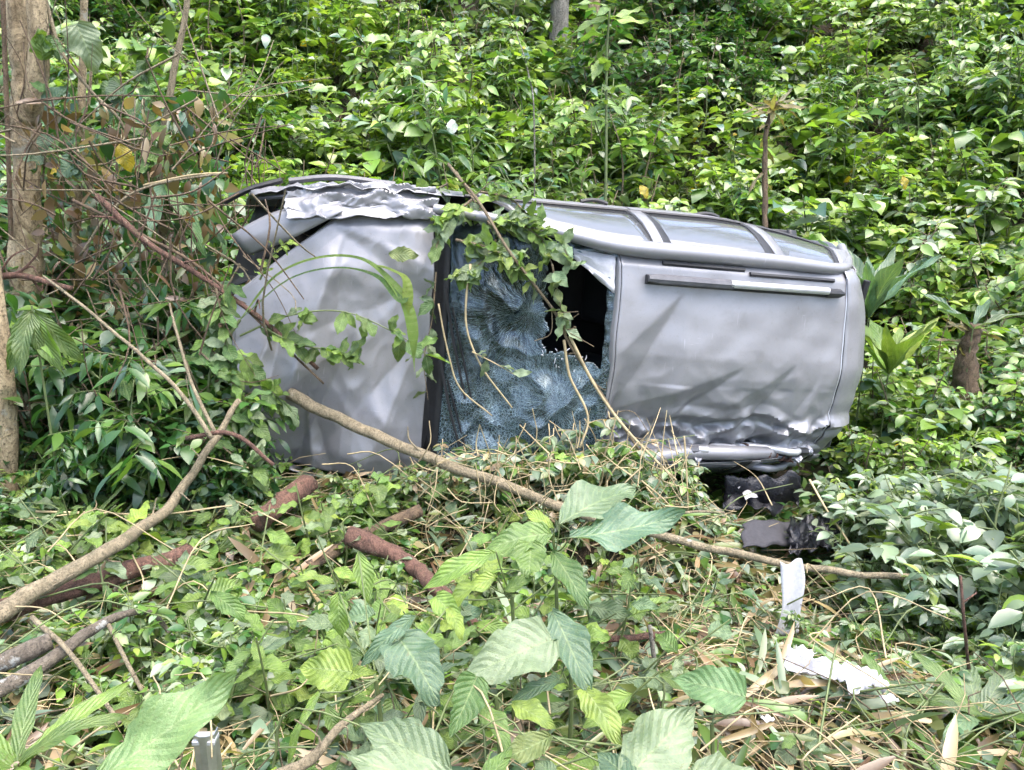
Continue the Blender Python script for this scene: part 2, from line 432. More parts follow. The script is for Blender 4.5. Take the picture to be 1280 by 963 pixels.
# tailgate top and spoiler, then the tailgate
def rear_profile(t):
    pts = [(-1.462, 0), (-1.60, -.035), (-1.70, -.10), (-1.74, -.16)]
    k = t * 3; i = min(2, int(k)); f = k - i
    return pts[i][0] + (pts[i + 1][0] - pts[i][0]) * f, pts[i][1] + (pts[i + 1][1] - pts[i][1]) * f
def spoiler_pt(u, v):
    x, dz = rear_profile(u); p = roof_pt(1, v)
    s = (v - .5) * 2
    return Vector((x + (.02 + .13 * u) * s * s * abs(s), p.y * 1.035, p.z + dz + .004 + .010 * noise.noise((u * 3, v * 6, 4))))
m = CMB(); m.grid(spoiler_pt, 10, 40, flip=True); m.build('spoiler', M['paint'], solid=.006)
m = CMB(); m.tube([roof_pt(1, .03 + .94 * k / 30) + Vector((-.006, 0, .002)) for k in range(31)], .0045, 5); m.build('roof_seam', M['railsilver'])
tail = None
def tg_pt(u, v):
    z = 1.22 - .72 * u; x = -1.72 - .16 * math.sin(u * 1.9); hw = .56 + .16 * min(1, u * 1.6)
    return Vector((x + .05 * ((v - .5) * 2) ** 2, -hw + 2 * hw * v, z))
m = CMB(); m.grid(tg_pt, 12, 16, keep=lambda u, v: not (.04 < u < .40 and .10 < v < .90), flip=True); tail = m.build('tailgate', M['paint'], solid=.006)
m = CMB(); m.grid(lambda u, v: tg_pt(.04 + .36 * u, .09 + .82 * v) + Vector((.008, 0, 0)), 4, 8, flip=True); m.build('rear_window', M['dark'], tail)
m = CMB(); m.box((-1.91, 0, .62), (.03, .34, .12)); m.build('number_plate_recess', M['black'], tail, bevel=.004)
for s in (-1, 1):
    m = CMB(); m.grid(lambda u, v: Vector((-1.80 - .07 * math.sin(v * 3.1) * .5 + .05 * u, s * (.54 + .10 * u), .56 + .34 * v)), 4, 6); m.build('tail_lamp', M['lampred'], solid=.03)
m = CMB()
m.grid(lambda u, v: Vector((-1.78 - .14 * math.sin(u * math.pi) + .10 * abs(v * 2 - 1) ** 3 - .0, (-.78 + 1.56 * v), .26 + .26 * u)), 8, 18, flip=True)
m.build('rear_bumper', M['black'], solid=.02)
# black rubber corner that shows behind the spoiler
m = CMB(); m.tube([(-1.76, -.50 + .05 * k, 1.235 - .01 * k) for k in range(7)], .022, 6); m.build('rear_corner_strip', M['black'])

# side sills of the roof: cant rails with A and D pillars
def rail_line(s):
    return [(XC + .02, s * .715, .975), (.60, s * .682, 1.16), (.28, s * .635, 1.32), (.03, s * .598, 1.405), (-.40, s * .588, 1.435), (-.95, s * .578, 1.425), (-1.40, s * .562, 1.375), (-1.60, s * .60, 1.22), (-1.72, s * .66, 1.03), (-1.76, s * .69, .96)]
for s in (-1, 1):
    pts = curve_pts(rail_line(s), 5)
    if s > 0: pts = [p + Vector((0, -.05 * noise.noise(p * 3) - .03, -.05 - .05 * noise.noise(p * 4))) for p in pts]
    m = CMB(); n = len(pts)
    rad = [.030 + .022 * math.exp(-((i / n - .42) / .22) ** 2) for i in range(n)]
    m.tube(pts, rad, 12, flat=.9); m.build('cant_rail', M['paint'])
    # black drip moulding between roof skin and rail, in two lengths
    for a, b in ((.16, .50), (.52, .93)):
        m = CMB(); m.tube([roof_pt(a + (b - a) * k / 12, (.028 if a < .5 else .045) if s < 0 else .99) + Vector((0, 0, .010)) for k in range(13)], .013, 6); m.build('drip_moulding', M['black'])
# roof rails: black feet and a satin bar
for s in (-1, 1):
    v = .105 if s < 0 else .93
    def rp(u, h): return roof_pt(u, v) + Vector((0, 0, h))
    root = None
    m = CMB(); m.tube([rp(.09 + .87 * k / 24, .014) for k in range(25)], .026, 8, flat=1.0); root = m.build('roof_rail', M['black'])
    m = CMB(); m.tube([rp(.42 + .46 * k / 16, .046) + Vector((0, -.010, 0)) for k in range(17)], .022, 10); m.build('rail_bar', M['railsilver'], root)
    m = CMB(); m.tube([rp(.09 + .34 * k / 10, .040) + Vector((0, -.006, 0)) for k in range(11)], [.018] + [.027] * 10, 8); m.build('rail_foot', M['greyplastic'], root)
    m = CMB(); m.tube([rp(.88 + .09 * k / 4, .036) for k in range(5)], [.025, .027, .026, .022, .010], 8); m.build('rail_foot', M['black'], root)

# side glass and pillars, both sides (right side is on top now)
def belt(x, s): return Vector((x, s * halfw(x, .97), .975 + .02 * (x < -1.0) * (-1.0 - x)))
RL = {s: curve_pts(rail_line(s), 8) for s in (-1, 1)}
def rail_at(x, s):
    b = min(RL[s], key=lambda p: abs(p.x - x)); return b.copy()
def side_strip(x0b, x1b, x0t, x1t, s, off=0.0, n=10, kv=4):
    m = CMB()
    def fn(u, v):
        a = belt(x0b + (x1b - x0b) * u, s); b = rail_at(x0t + (x1t - x0t) * u, s)
        p = a.lerp(b, v); p.y += s * (.035 * math.sin(v * math.pi) + off); return p
    m.grid(fn, n, kv, flip=(s < 0)); return m
glasscar = NT('side_glass'); glasscar.b.inputs['Base Color'].default_value = (.10, .105, .11, 1); glasscar.b.inputs['Roughness'].default_value = .12; glasscar.b.inputs['Coat Weight'].default_value = .6
M['sideglass'] = glasscar.m
for s in (-1, 1):
    for (a, b, c, d, nm) in ((.74, -.20, .50, -.16, 'side_window'), (-.28, -.98, -.24, -.92, 'side_window'), (-1.06, -1.60, -1.0, -1.42, 'quarter_window')):
        w = side_strip(a, b, c, d, s).build(nm, M['sideglass'], solid=.004)
        for (xa, xt, xb, xt2) in ((a, c, a - .025, c - .02), (b + .02, d + .02, b, d)):
            side_strip(xa, xb, xt, xt2, s, .004, 2).build('window_seal', M['black'], w, solid=.004)
    side_strip(-.20, -.28, -.16, -.24, s, .003, 3).build('door_pillar', M['paint'], solid=.01)
    side_strip(-.98, -1.06, -.92, -1.0, s, .003, 3).build('rear_pillar', M['paint'], solid=.01)
    side_strip(-1.60, -1.76, -1.42, -1.60, s, .003, 3).build('tail_pillar', M['paint'], solid=.01)
    m = CMB(); m.tube([belt(.78 - 2.40 * k / 24, s) + Vector((0, s * .006, .006)) for k in range(25)], .010, 5); m.build('belt_moulding', M['black'])

# body side: fenders, doors, quarters
def side_panel(x0, x1, s, zt=None, arch=None, nx=24, crumple=0.0, name='door', zb=.24):
    m = CMB(); nz = 22
    def fn(u, v):
        x = x0 + (x1 - x0) * u
        top = zt(x) if zt else .972
        z = zb + (top - zb) * v
        if arch:
            ax, ar = arch; dx, dz = x - ax, z - .30; d = math.hypot(dx, dz)
            if abs(d - ar) < .026 and d > 0: x = ax + dx / d * ar; z = .30 + dz / d * ar
        y = s * halfw(x, z)
        y += crumple * noise.noise((x * 7, z * 7, s)) + crumple * .6 * noise.noise((x * 17, z * 17, s))
        if s > 0: y -= .05 * max(0, noise.noise((x * 2.2, z * 2.2, 9)))
        return Vector((x, y, z + crumple * .6 * noise.noise((x * 9, z * 9, 3))))
    def keep(u, v):
        if not arch: return True
        x = x0 + (x1 - x0) * u; top = zt(x) if zt else .972; z = zb + (top - zb) * v
        return math.hypot(x - arch[0], z - .30) > arch[1] - .004
    m.grid(fn, nx, nz, keep, flip=(s < 0)); return m
hood_side = lambda x: .965 - .02 * max(0, x - .9) - .20 * max(0, (x - 1.05) / .85) ** 1.8
for s in (-1, 1):
    f = side_panel(.90, 1.86, s, hood_side, (1.26, .36), 32, .035 if s < 0 else .05).build('front_fender', M['paint'], solid=.004)
    for (a, b) in ((.885, -.235), (-.25, -1.00)):
        d = side_panel(a, b, s, None, None, 20, .004).build('side_door', M['paint'], solid=.004)
        m = CMB(); m.tube([(b + .10 + .17 * k / 5, s * (halfw(b, .84) + .012 + .016 * math.sin(k / 5 * math.pi)), .84) for k in range(6)], .013, 6); m.build('door_handle', M['black'], d)
    q = side_panel(-1.015, -1.78, s, None, (-1.20, .35), 30, .006).build('rear_quarter', M['paint'], solid=.004)
    m = CMB(); m.box((0.0, s * .70, .225), (2.0, .07, .09)); m.build('side_sill', M['black'], bevel=.01)
    m = CMB(); m.tube([belt(.72, s) + Vector((.0, s * t, .0)) for t in (-.02, .02)], [.04, .022], 6); m.build('mirror_stump', M['black'])

# crushed upper front fender skin that catches the light above the hood
def ftop(u, v):
    x = .92 + .78 * u; a = Vector((x, -.66 + .06 * u, .985 - .085 * u ** 1.5)); b = Vector((x, -halfw(x, .90) - .01, hood_side(x) - .07))
    p = a.lerp(b, v); c = .040 * (.6 - 2 * abs(noise.noise((u * 3.7, v * 2.2, 11)))) + .022 * (.6 - 2 * abs(noise.noise((u * 15, v * 8, 3)))) * .35
    return p + Vector((.03 * noise.noise((u * 5, v * 5, 8)), -abs(c) * .8 - .015 * math.sin(v * 3.1), c * .9 + .01))
m = CMB(); m.grid(ftop, 90, 34, flip=True); m.build('crumpled_fender_top', M['paint'], solid=.004)

# hood
HD = [(((545 - a[0]) / 262, (a[1] - 288) / 295), ((545 - b[0]) / 262, (b[1] - 288) / 295), w, amp, p) for a, b, w, amp, p in (
    ((530, 330), (400, 318), .10, -.022, 1.3),
    ((400, 335), (360, 420), .14, .035, 1.1),
    ((520, 352), (410, 350), .10, .022, 1.2),
    ((470, 400), (480, 440), .22, -.030, 1.5),
    ((527, 470), (478, 535), .16, .045, 1.0),
    ((520, 540), (500, 580), .14, -.045, 1.0),
    ((440, 470), (400, 500), .12, -.020, 1.2),
    ((385, 530), (398, 605), .06, .030, .9),
    ((365, 470), (330, 440), .10, .030, 1.0),
    ((300, 450), (345, 480), .08, -.035, 1.0))]
HC = [(((545 - a[0]) / 262, (a[1] - 288) / 295), ((545 - b[0]) / 262, (b[1] - 288) / 295), wl, wr, amp) for a, b, wl, wr, amp in (
    ((530, 420), (470, 545), .16, .36, .090), ((420, 312), (372, 430), .30, .16, .075), ((395, 300), (530, 345), .10, .16, .045), ((440, 420), (395, 520), .22, .14, -.060),
    ((378, 480), (398, 610), .07, .12, .055), ((345, 400), (305, 470), .14, .10, .07), ((520, 520), (505, 600), .05, .12, -.035), ((500, 380), (440, 400), .14, .10, -.02))]
def hood_front(v): return XF - .56 * max(0, (.34 - v) / .34) ** 1.1 - .22 * max(0, (v - .62) / .38) ** 1.5
def hood_pt(u, v):
    xe = hood_front(v); x = XC + .015 + (xe - XC - .015) * u
    hw = .69 - .05 * ((x - XC) / 1.0) ** 2
    y = -hw + (2 * hw + .07) * v; s = (v - .5) * 2
    z = 1.0 - .06 * (x - XC) - .15 * max(0, (x - XC) / 1.0) ** 2.4 - .045 * s * s - .035 * max(0, abs(s) - .86) * 7
    uu = (x - XC) / (XF - XC)
    dz = sum(cone(uu, v, *k) for k in HC) + .45 * sum(fold(uu, v, *k) for k in HD[:4]) + .014 * (1 - 2.4 * abs(noise.noise((uu * 3.4, v * 3.1, 61)))) + .005 * (1 - 2.4 * abs(noise.noise((uu * 10, v * 9, 62)))) + .014 * noise.noise((uu * 3, v * 3, 21)) + .006 * noise.noise((uu * 10, v * 10, 22))
    dz -= .05 * max(0, v - .8) * 5 * .4
    return Vector((x, y, z + dz))
m = CMB(); m.grid(hood_pt, 110, 110); hood = m.build('hood', M['paint'], solid=.004)
m = CMB(); m.grid(lambda u, v: hood_pt(1, v) + Vector((.010 * math.sin(u * 3), 0, -.05 * u)), 3, 50); m.build('hood_lip', M['paint'], hood, solid=.003)

# front end: fender nose strip, torn lamp opening, bumper remains, radiator support
def nose(u, v):
    x = 1.42 + .54 * u; y = -.70 + .21 * u ** 2.2; z = .885 - .17 * u ** 1.7
    return Vector((x - .10 * v * u, y + (.04 + .10 * math.sin(u * 2.6)) * v, z + .05 * v * (1 - u) + .03 * math.sin(v * 2.6) + .015 * noise.noise((u * 5, v * 3, 4))))
m = CMB(); m.grid(nose, 18, 8); m.build('fender_nose', M['paint'], solid=.005)
m = CMB(); m.grid(lambda u, v: Vector((1.80 + .16 * math.sin(v * math.pi), -.66 + 1.32 * v, .28 + .30 * u)) + Vector((-.12 * (v < .3) * u, 0, .03 * noise.noise((u * 4, v * 6, 2)))), 8, 24, keep=lambda u, v: noise.noise((u * 3, v * 5, 7)) < .33); m.build('front_bumper', M['black'], solid=.012)
m = CMB(); m.box((1.70, 0, .72), (.05, 1.30, .06)); m.box((1.68, -.40, .52), (.04, .05, .42)); m.box((1.68, .40, .52), (.04, .05, .42)); m.box((1.68, 0, .34), (.05, 1.2, .06)); m.build('radiator_support', M['dark'], bevel=.006)
m = CMB(); m.box((1.62, 0, .53), (.03, .72, .34)); m.build('radiator', M['greyplastic'], bevel=.004)
m = CMB(); m.box((1.28, 0, .60), (.5, .7, .34)); m.tube([(1.2, -.3, .80), (1.3, 0, .82), (1.2, .3, .80)], .05, 8); m.tube([(1.5, -.5, .7), (1.4, -.3, .78), (1.5, -.1, .74)], .03, 8); m.build('engine_block', M['dark'], bevel=.02)
for s in (-1, 1):
    m = CMB(); m.grid(lambda u, v: Vector((1.66 + .12 * math.sin(u * 3.1) - .05 * v, s * (.38 + .24 * v), .58 + .17 * u)), 6, 8, flip=(s < 0)); m.build('headlamp_shell', M['black'], solid=.02)
# loose trim strips on the upper side of the wreck
for pts, r, mt in (([(1.10, -.83, .70), (1.42, -.84, .66), (1.66, -.80, .62)], .030, 'greyplastic'), ([(1.44, -.76, .84), (1.62, -.73, .80), (1.84, -.69, .72)], .020, 'greyplastic'), ([(1.70, -.80, .66), (1.86, -.74, .62), (1.99, -.66, .60)], .026, 'black')):
    m = CMB(); m.tube(curve_pts(pts, 5), r, 7, flat=.6); m.build('torn_trim_strip', M[mt])

# cowl, wipers
m = CMB(); m.grid(lambda u, v: Vector((XC + .02 - .11 * u, -.70 + 1.40 * v, .965 + .015 * u - .04 * math.sin(u * 3.1) - .04 * ((v - .5) * 2) ** 2)), 4, 20); m.build('cowl_panel', M['black'], solid=.01)
for y0, y1 in ((-.30, .30), (.10, .62)):
    m = CMB(); m.tube([(XC - .06, y0, .995), (XC - .12, (y0 + y1) / 2, 1.035), (XC - .20, y1, 1.06)], [.010, .008, .006], 5); m.tube([(XC - .10, y0 + .1, 1.03), (XC - .24, y1 + .02, 1.07)], .006, 4); m.build('wiper_arm', M['black'])

# windscreen: crazed sheet sagging into the cabin, broken out beside the header
def ws_base(u, v):
    x = XC - .09 + (XH - XC + .09) * u; hw = .665 - .085 * u; s = (v - .5) * 2
    z = .995 + (1.445 - .995) * u + .02 * math.sin(u * math.pi) - .06 * s * s
    return Vector((x, -hw + 2 * hw * v, z))
def ws_pt(u, v):
    p = ws_base(u, v); e = min(1, u / .10, (1 - u) / .10, v / .12, (1 - v) / .12)
    sag = .09 * math.exp(-((u - .55) ** 2 / .05 + (v - .42) ** 2 / .06)) + .05 * math.exp(-((u - .3) ** 2 / .03 + (v - .7) ** 2 / .05))
    w = .030 * noise.noise((u * 4, v * 4, 5)) + .022 * (.5 - 2 * abs(noise.noise((u * 5, v * 6, 15)))) + .008 * noise.noise((u * 13, v * 13, 6))
    return p + Vector((.0, 0, (-sag * 1.2 + w * 1.6) * max(0, e)))
def ws_keep(u, v):
    n = .05 * noise.noise((u * 9, v * 9, 2))
    n += .035 * noise.noise((u * 24, v * 24, 5))
    return not ((.60 + n + .12 * max(0, v - .3) < u < .955 + n * .3) and (.07 + n * .5 < v < .52 + n * .9))
m = CMB(); m.grid(ws_pt, 130, 150, ws_keep); wsc = m.build('windscreen', M['glass'], solid=.004)
# folded shard in the corner of the hole and crumbs along the header
m = CMB(); m.grid(lambda u, v: ws_base(.72 + .25 * u, .03 + .13 * v * (u + .3)) + Vector((0, 0, .012 + .03 * noise.noise((u * 4, v * 4, 1)))), 6, 6); m.build('glass_shard', M['cloth'], wsc, solid=.003)
m = CMB(); m.grid(lambda u, v: ws_base(.93 + .06 * u + .014 * noise.noise((v * 14, 0, 0)), .04 + .9 * v) + Vector((0, 0, .016 * noise.noise((u * 3, v * 25, 3)))), 3, 60); m.build('glass_edge', M['glass'], wsc, solid=.004)
for k in range(14):
    u = rnd.uniform(.55, .9); v = rnd.uniform(.47, .58)
    p = ws_pt(u, v); m = CMB(); a = rnd.uniform(.008, .02)
    m.add([p + Vector((rnd.uniform(-a, a), rnd.uniform(-a, a), .008 + rnd.uniform(0, .012))) for _ in range(3)], [(0, 1, 2)]); m.build('glass_crumb', M['cloth'], wsc, False, solid=.004)

# cabin: floor, firewall, dashboard, wheel, seats, headlining; cabin shade put into their near-black colour
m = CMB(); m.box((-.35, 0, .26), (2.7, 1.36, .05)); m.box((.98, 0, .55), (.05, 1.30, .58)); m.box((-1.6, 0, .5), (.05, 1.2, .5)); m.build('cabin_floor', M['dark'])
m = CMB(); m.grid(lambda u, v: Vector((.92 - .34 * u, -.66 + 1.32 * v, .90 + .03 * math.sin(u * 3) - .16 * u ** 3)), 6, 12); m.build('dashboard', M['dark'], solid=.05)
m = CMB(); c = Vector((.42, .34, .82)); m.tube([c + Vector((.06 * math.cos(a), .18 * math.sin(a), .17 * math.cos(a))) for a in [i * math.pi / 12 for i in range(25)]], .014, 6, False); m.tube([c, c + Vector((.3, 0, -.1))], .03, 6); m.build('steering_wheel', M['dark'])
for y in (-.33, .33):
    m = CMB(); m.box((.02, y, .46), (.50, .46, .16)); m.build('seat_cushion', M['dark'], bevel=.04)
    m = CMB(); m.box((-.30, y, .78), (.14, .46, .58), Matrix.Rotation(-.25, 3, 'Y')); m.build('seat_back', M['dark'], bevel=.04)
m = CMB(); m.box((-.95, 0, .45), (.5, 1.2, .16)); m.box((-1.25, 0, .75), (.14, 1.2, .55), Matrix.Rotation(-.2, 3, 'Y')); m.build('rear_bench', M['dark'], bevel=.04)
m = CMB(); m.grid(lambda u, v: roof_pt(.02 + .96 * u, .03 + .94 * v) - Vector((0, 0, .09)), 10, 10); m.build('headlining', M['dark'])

# underside and wheels
m = CMB(); m.box((0, 0, .215), (3.3, 1.34, .04)); m.tube([(1.0, .15, .18), (-.5, .15, .17), (-1.7, .3, .2)], .03, 6); m.box((-1.2, 0, .22), (.12, 1.2, .10)); m.build('underbody', M['underbody'], bevel=.008)
def wheel(x, s):
    m = CMB(); prof = [(.20, -.085), (.27, -.09), (.29, -.07), (.295, 0), (.29, .07), (.27, .09), (.20, .085)]
    n = 28; v = []; f = []
    for i in range(n):
        a = 2 * math.pi * i / n
        for (r, w) in prof: v.append((x + r * math.cos(a), s * (.70 + w), .29 + r * math.sin(a)))
    k = len(prof)
    for i in range(n):
        for j in range(k): f.append((i * k + j, ((i + 1) % n) * k + j, ((i + 1) % n) * k + (j + 1) % k, i * k + (j + 1) % k))
    m.add(v, f); w = m.build('wheel', M['tyre'])
    m = CMB(); m.tube([(x, s * .66, .29), (x, s * .74, .29), (x, s * .755, .29)], [.205, .205, .06], 20)
    for i in range(6):
        a = i * math.pi / 3; m.box((x + .12 * math.cos(a), s * .765, .29 + .12 * math.sin(a)), (.16, .02, .035), Matrix.Rotation(-a, 3, 'Y'))
    m.build('rim', M['chrome'], w, bevel=.004)
for x in (1.26, -1.20):
    for s in (-1, 1): wheel(x, s)

# torn metal at the ground side of the roof
m = CMB()
base = [roof_pt(.30 + .66 * k / 14, .985) for k in range(15)]
m.tube([p + Vector((.01 * noise.noise(p * 9), .05 + .02 * noise.noise(p * 7), .02 + .02 * noise.noise(p * 5))) for p in base], [.022 + .014 * noise.noise(p * 11) for p in base], 9); m.build('crushed_rail', M['paint'])
for (u, v, a, w, h) in ((.31, .93, .5, .10, .09), (.42, .95, -.6, .08, .07), (.58, .95, .2, .12, .06), (.70, .95, -.3, .09, .08), (.88, .94, .7, .10, .10), (.94, .90, .9, .07, .09), (.20, .93, .3, .10, .06)):
    c = roof_pt(u, v)
    def flap(p, q, c=c, a=a, w=w, h=h):
        x = (p - .5) * w * (1 - .75 * q); y = q * h
        return c + Vector((x * math.cos(a) - y * math.sin(a) * .4, x * math.sin(a) * .4 + y * .55 + .012 * noise.noise((p * 6, q * 6, u * 9)), .012 + .05 * math.sin(q * 2.2) + .014 * noise.noise((p * 7, q * 5, u * 20))))
    m = CMB(); m.grid(flap, 6, 7); m.build('torn_flap', M['scraped'], solid=.003)
m = CMB()
p0, p1 = roof_pt(.62, .93), roof_pt(.86, .95)
pts = []
for k in range(60):
    t = k / 59; p = p0.lerp(p1, t); a = t * 2 * math.pi * 9
    pts.append(p + Vector((0, .025 * math.cos(a) + .01, .03 + .022 * math.sin(a))))
m.tube(pts, .006, 5); m.build('torn_seam', M['rust'])
m = CMB(); m.grid(lambda u, v: p0.lerp(p1, u) + Vector((0, -.03 + .07 * v + .012 * noise.noise((u * 8, v * 5, 0)), .012 + .02 * noise.noise((u * 7, v * 4, 4)))), 14, 5); m.build('rust_edge', M['rust'], solid=.004)
for (u, v) in ((.22, .55), (.29, .56), (.64, .40), (.57, .42), (.40, .70)):
    m = CMB(); p = roof_pt(u, v); m.tube([p - Vector((0, 0, .004)), p + Vector((0, 0, .0025))], [.008, .003], 7); m.build('paint_chip', M['dark'])
# ------------------------------------------------------------------ leaves
SHAPES = {
    'ovate':  [(0, .05), (.12, .55), (.30, .95), (.48, 1.0), (.66, .80), (.82, .46), (.93, .18), (1, .0)],
    'heart':  [(0, .25), (.08, .80), (.22, 1.0), (.40, .96), (.58, .76), (.76, .48), (.90, .20), (1, .0)],
    'lance':  [(0, .06), (.14, .55), (.30, .92), (.45, 1.0), (.62, .85), (.80, .50), (.92, .20), (1, .0)],
    'strap':  [(0, .55), (.15, .80), (.35, 1.0), (.55, .98), (.72, .80), (.86, .50), (.95, .22), (1, .0)],
}
ASPECT = {'ovate': .50, 'heart': .72, 'lance': .30, 'strap': .14}
def leaf_geo(shape, fold_=.25, droop=.3, wave=.0, nw=2, stations=None, twist=0.0, bite=0):
    prof = SHAPES[shape]
    if stations:
        def at(t):
            for (a, wa), (b, wb) in zip(prof, prof[1:]):
                if t <= b: return wa + (wb - wa) * (t - a) / (b - a)
            return 0
        prof = [(k / (stations - 1), at(k / (stations - 1))) for k in range(stations)]
    hw = ASPECT[shape] / 2; v = []; f = []; uv = []; rr = random.Random(bite)
    cols = 2 * nw + 1
    for i, (t, w) in enumerate(prof):
        w = max(w, .02)
        ang = droop * t; x = t if droop == 0 else math.sin(ang) / max(abs(droop), 1e-3) * (1 if droop > 0 else -1) * (1 if droop > 0 else 1)
        if droop: x = math.sin(abs(ang)) / abs(droop); zc = -(1 - math.cos(ang)) / droop
        else: zc = 0
        tw = twist * t
        for j in range(cols):
            s = (j - nw) / nw; ww = w
            if bite and abs(s) == 1 and rr.random() < .30: ww *= rr.uniform(.80, .95)
            y = s * ww * hw; z = abs(s) * ww * hw * fold_ + wave * hw * math.sin(t * 13 + (2 if s > 0 else 0)) * s * s
            v.append((x, y * math.cos(tw) - z * math.sin(tw), zc + z * math.cos(tw) + y * math.sin(tw)))
            uv.append((t, .5 + .5 * s))
    for i in range(len(prof) - 1):
        for j in range(cols - 1):
            a = i * cols + j; f.append((a, a + cols, a + cols + 1, a + 1))
    return np.array(v, np.float32), f, np.array(uv, np.float32)

def frames(base, dirs, norms, L):
    X = dirs / np.linalg.norm(dirs, axis=1, keepdims=True)
    Z = norms - X * np.sum(norms * X, 1, keepdims=True); Z /= np.linalg.norm(Z, axis=1, keepdims=True) + 1e-9
    Y = np.cross(Z, X)
    return X * L[:, None], Y * L[:, None], Z * L[:, None]

class LeafSet:
    """many leaves in one mesh, each with its own colour"""
    def __init__(s): s.V = []; s.F = []; s.U = []; s.C = []; s.n = 0
    def add(s, geo, base, dirs, norms, L, cols, wscale=None):
        v, f, uv = geo; base = np.asarray(base, np.float32); N = len(base)
        if N == 0: return
        X, Y, Z = frames(base, np.asarray(dirs, np.float32), np.asarray(norms, np.float32), np.asarray(L, np.float32))
        if wscale is not None: Y = Y * np.asarray(wscale)[:, None]
        pts = base[:, None] + v[None, :, 0:1] * X[:, None] + v[None, :, 1:2] * Y[:, None] + v[None, :, 2:3] * Z[:, None]
        k = len(v); fa = np.array(f, np.int64)
        s.F.append((fa[None] + (np.arange(N) * k)[:, None, None] + s.n).reshape(-1, fa.shape[1]))
        s.V.append(pts.reshape(-1, 3)); s.U.append(np.tile(uv, (N, 1))); s.C.append(np.repeat(np.asarray(cols, np.float32), k, 0)); s.n += N * k
    def mesh(s, name, mat):
        V = np.concatenate(s.V).astype(np.float32); F = np.concatenate(s.F); U = np.concatenate(s.U); C = np.concatenate(s.C)
        me = bpy.data.meshes.new(name); nf, k = F.shape
        me.vertices.add(len(V)); me.vertices.foreach_set('co', V.ravel())
        me.loops.add(nf * k); me.loops.foreach_set('vertex_index', F.ravel().astype(np.int32))
        me.polygons.add(nf); me.polygons.foreach_set('loop_start', np.arange(0, nf * k, k, dtype=np.int32))
        me.polygons.foreach_set('use_smooth', np.ones(nf, bool))
        uvl = me.uv_layers.new(name='UVMap'); uvl.data.foreach_set('uv', U[F.ravel()].ravel().astype(np.float32))
        ca = me.attributes.new('leafcol', 'FLOAT_COLOR', 'POINT')
        ca.data.foreach_set('color', np.concatenate([C, np.ones((len(C), 1), np.float32)], 1).ravel().astype(np.float32))
        me.materials.append(mat); me.update(calc_edges=True); me.validate(); return me

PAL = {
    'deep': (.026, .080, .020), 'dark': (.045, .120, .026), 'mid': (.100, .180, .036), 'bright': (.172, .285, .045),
    'lime': (.250, .350, .055), 'blue': (.075, .150, .100), 'grey': (.130, .190, .115), 'pale': (.225, .290, .180),
    'olive': (.130, .165, .050), 'yellow': (.62, .43, .03), 'brown': (.150, .095, .050), 'tan': (.33, .25, .13),
}
def mixcols(rs, N, weights):
    keys = list(weights); w = np.array([weights[k] for k in keys], float); w /= w.sum()
    idx = rs.choice(len(keys), N, p=w); c = np.array([PAL[k] for k in keys])[idx]
    return np.clip(c * rs.uniform(.72, 1.32, (N, 1)) * rs.uniform(.92, 1.08, (N, 3)), 0, .9)

LOW = {k: [leaf_geo(k, .28, .5, 0, 1, 5), leaf_geo(k, .15, .9, 0, 1, 5), leaf_geo(k, .4, .2, 0, 1, 5)] for k in SHAPES}
LOW['strap'] = [leaf_geo('strap', .35, d, 0, 1, 7) for d in (.6, 1.2, 1.8)]

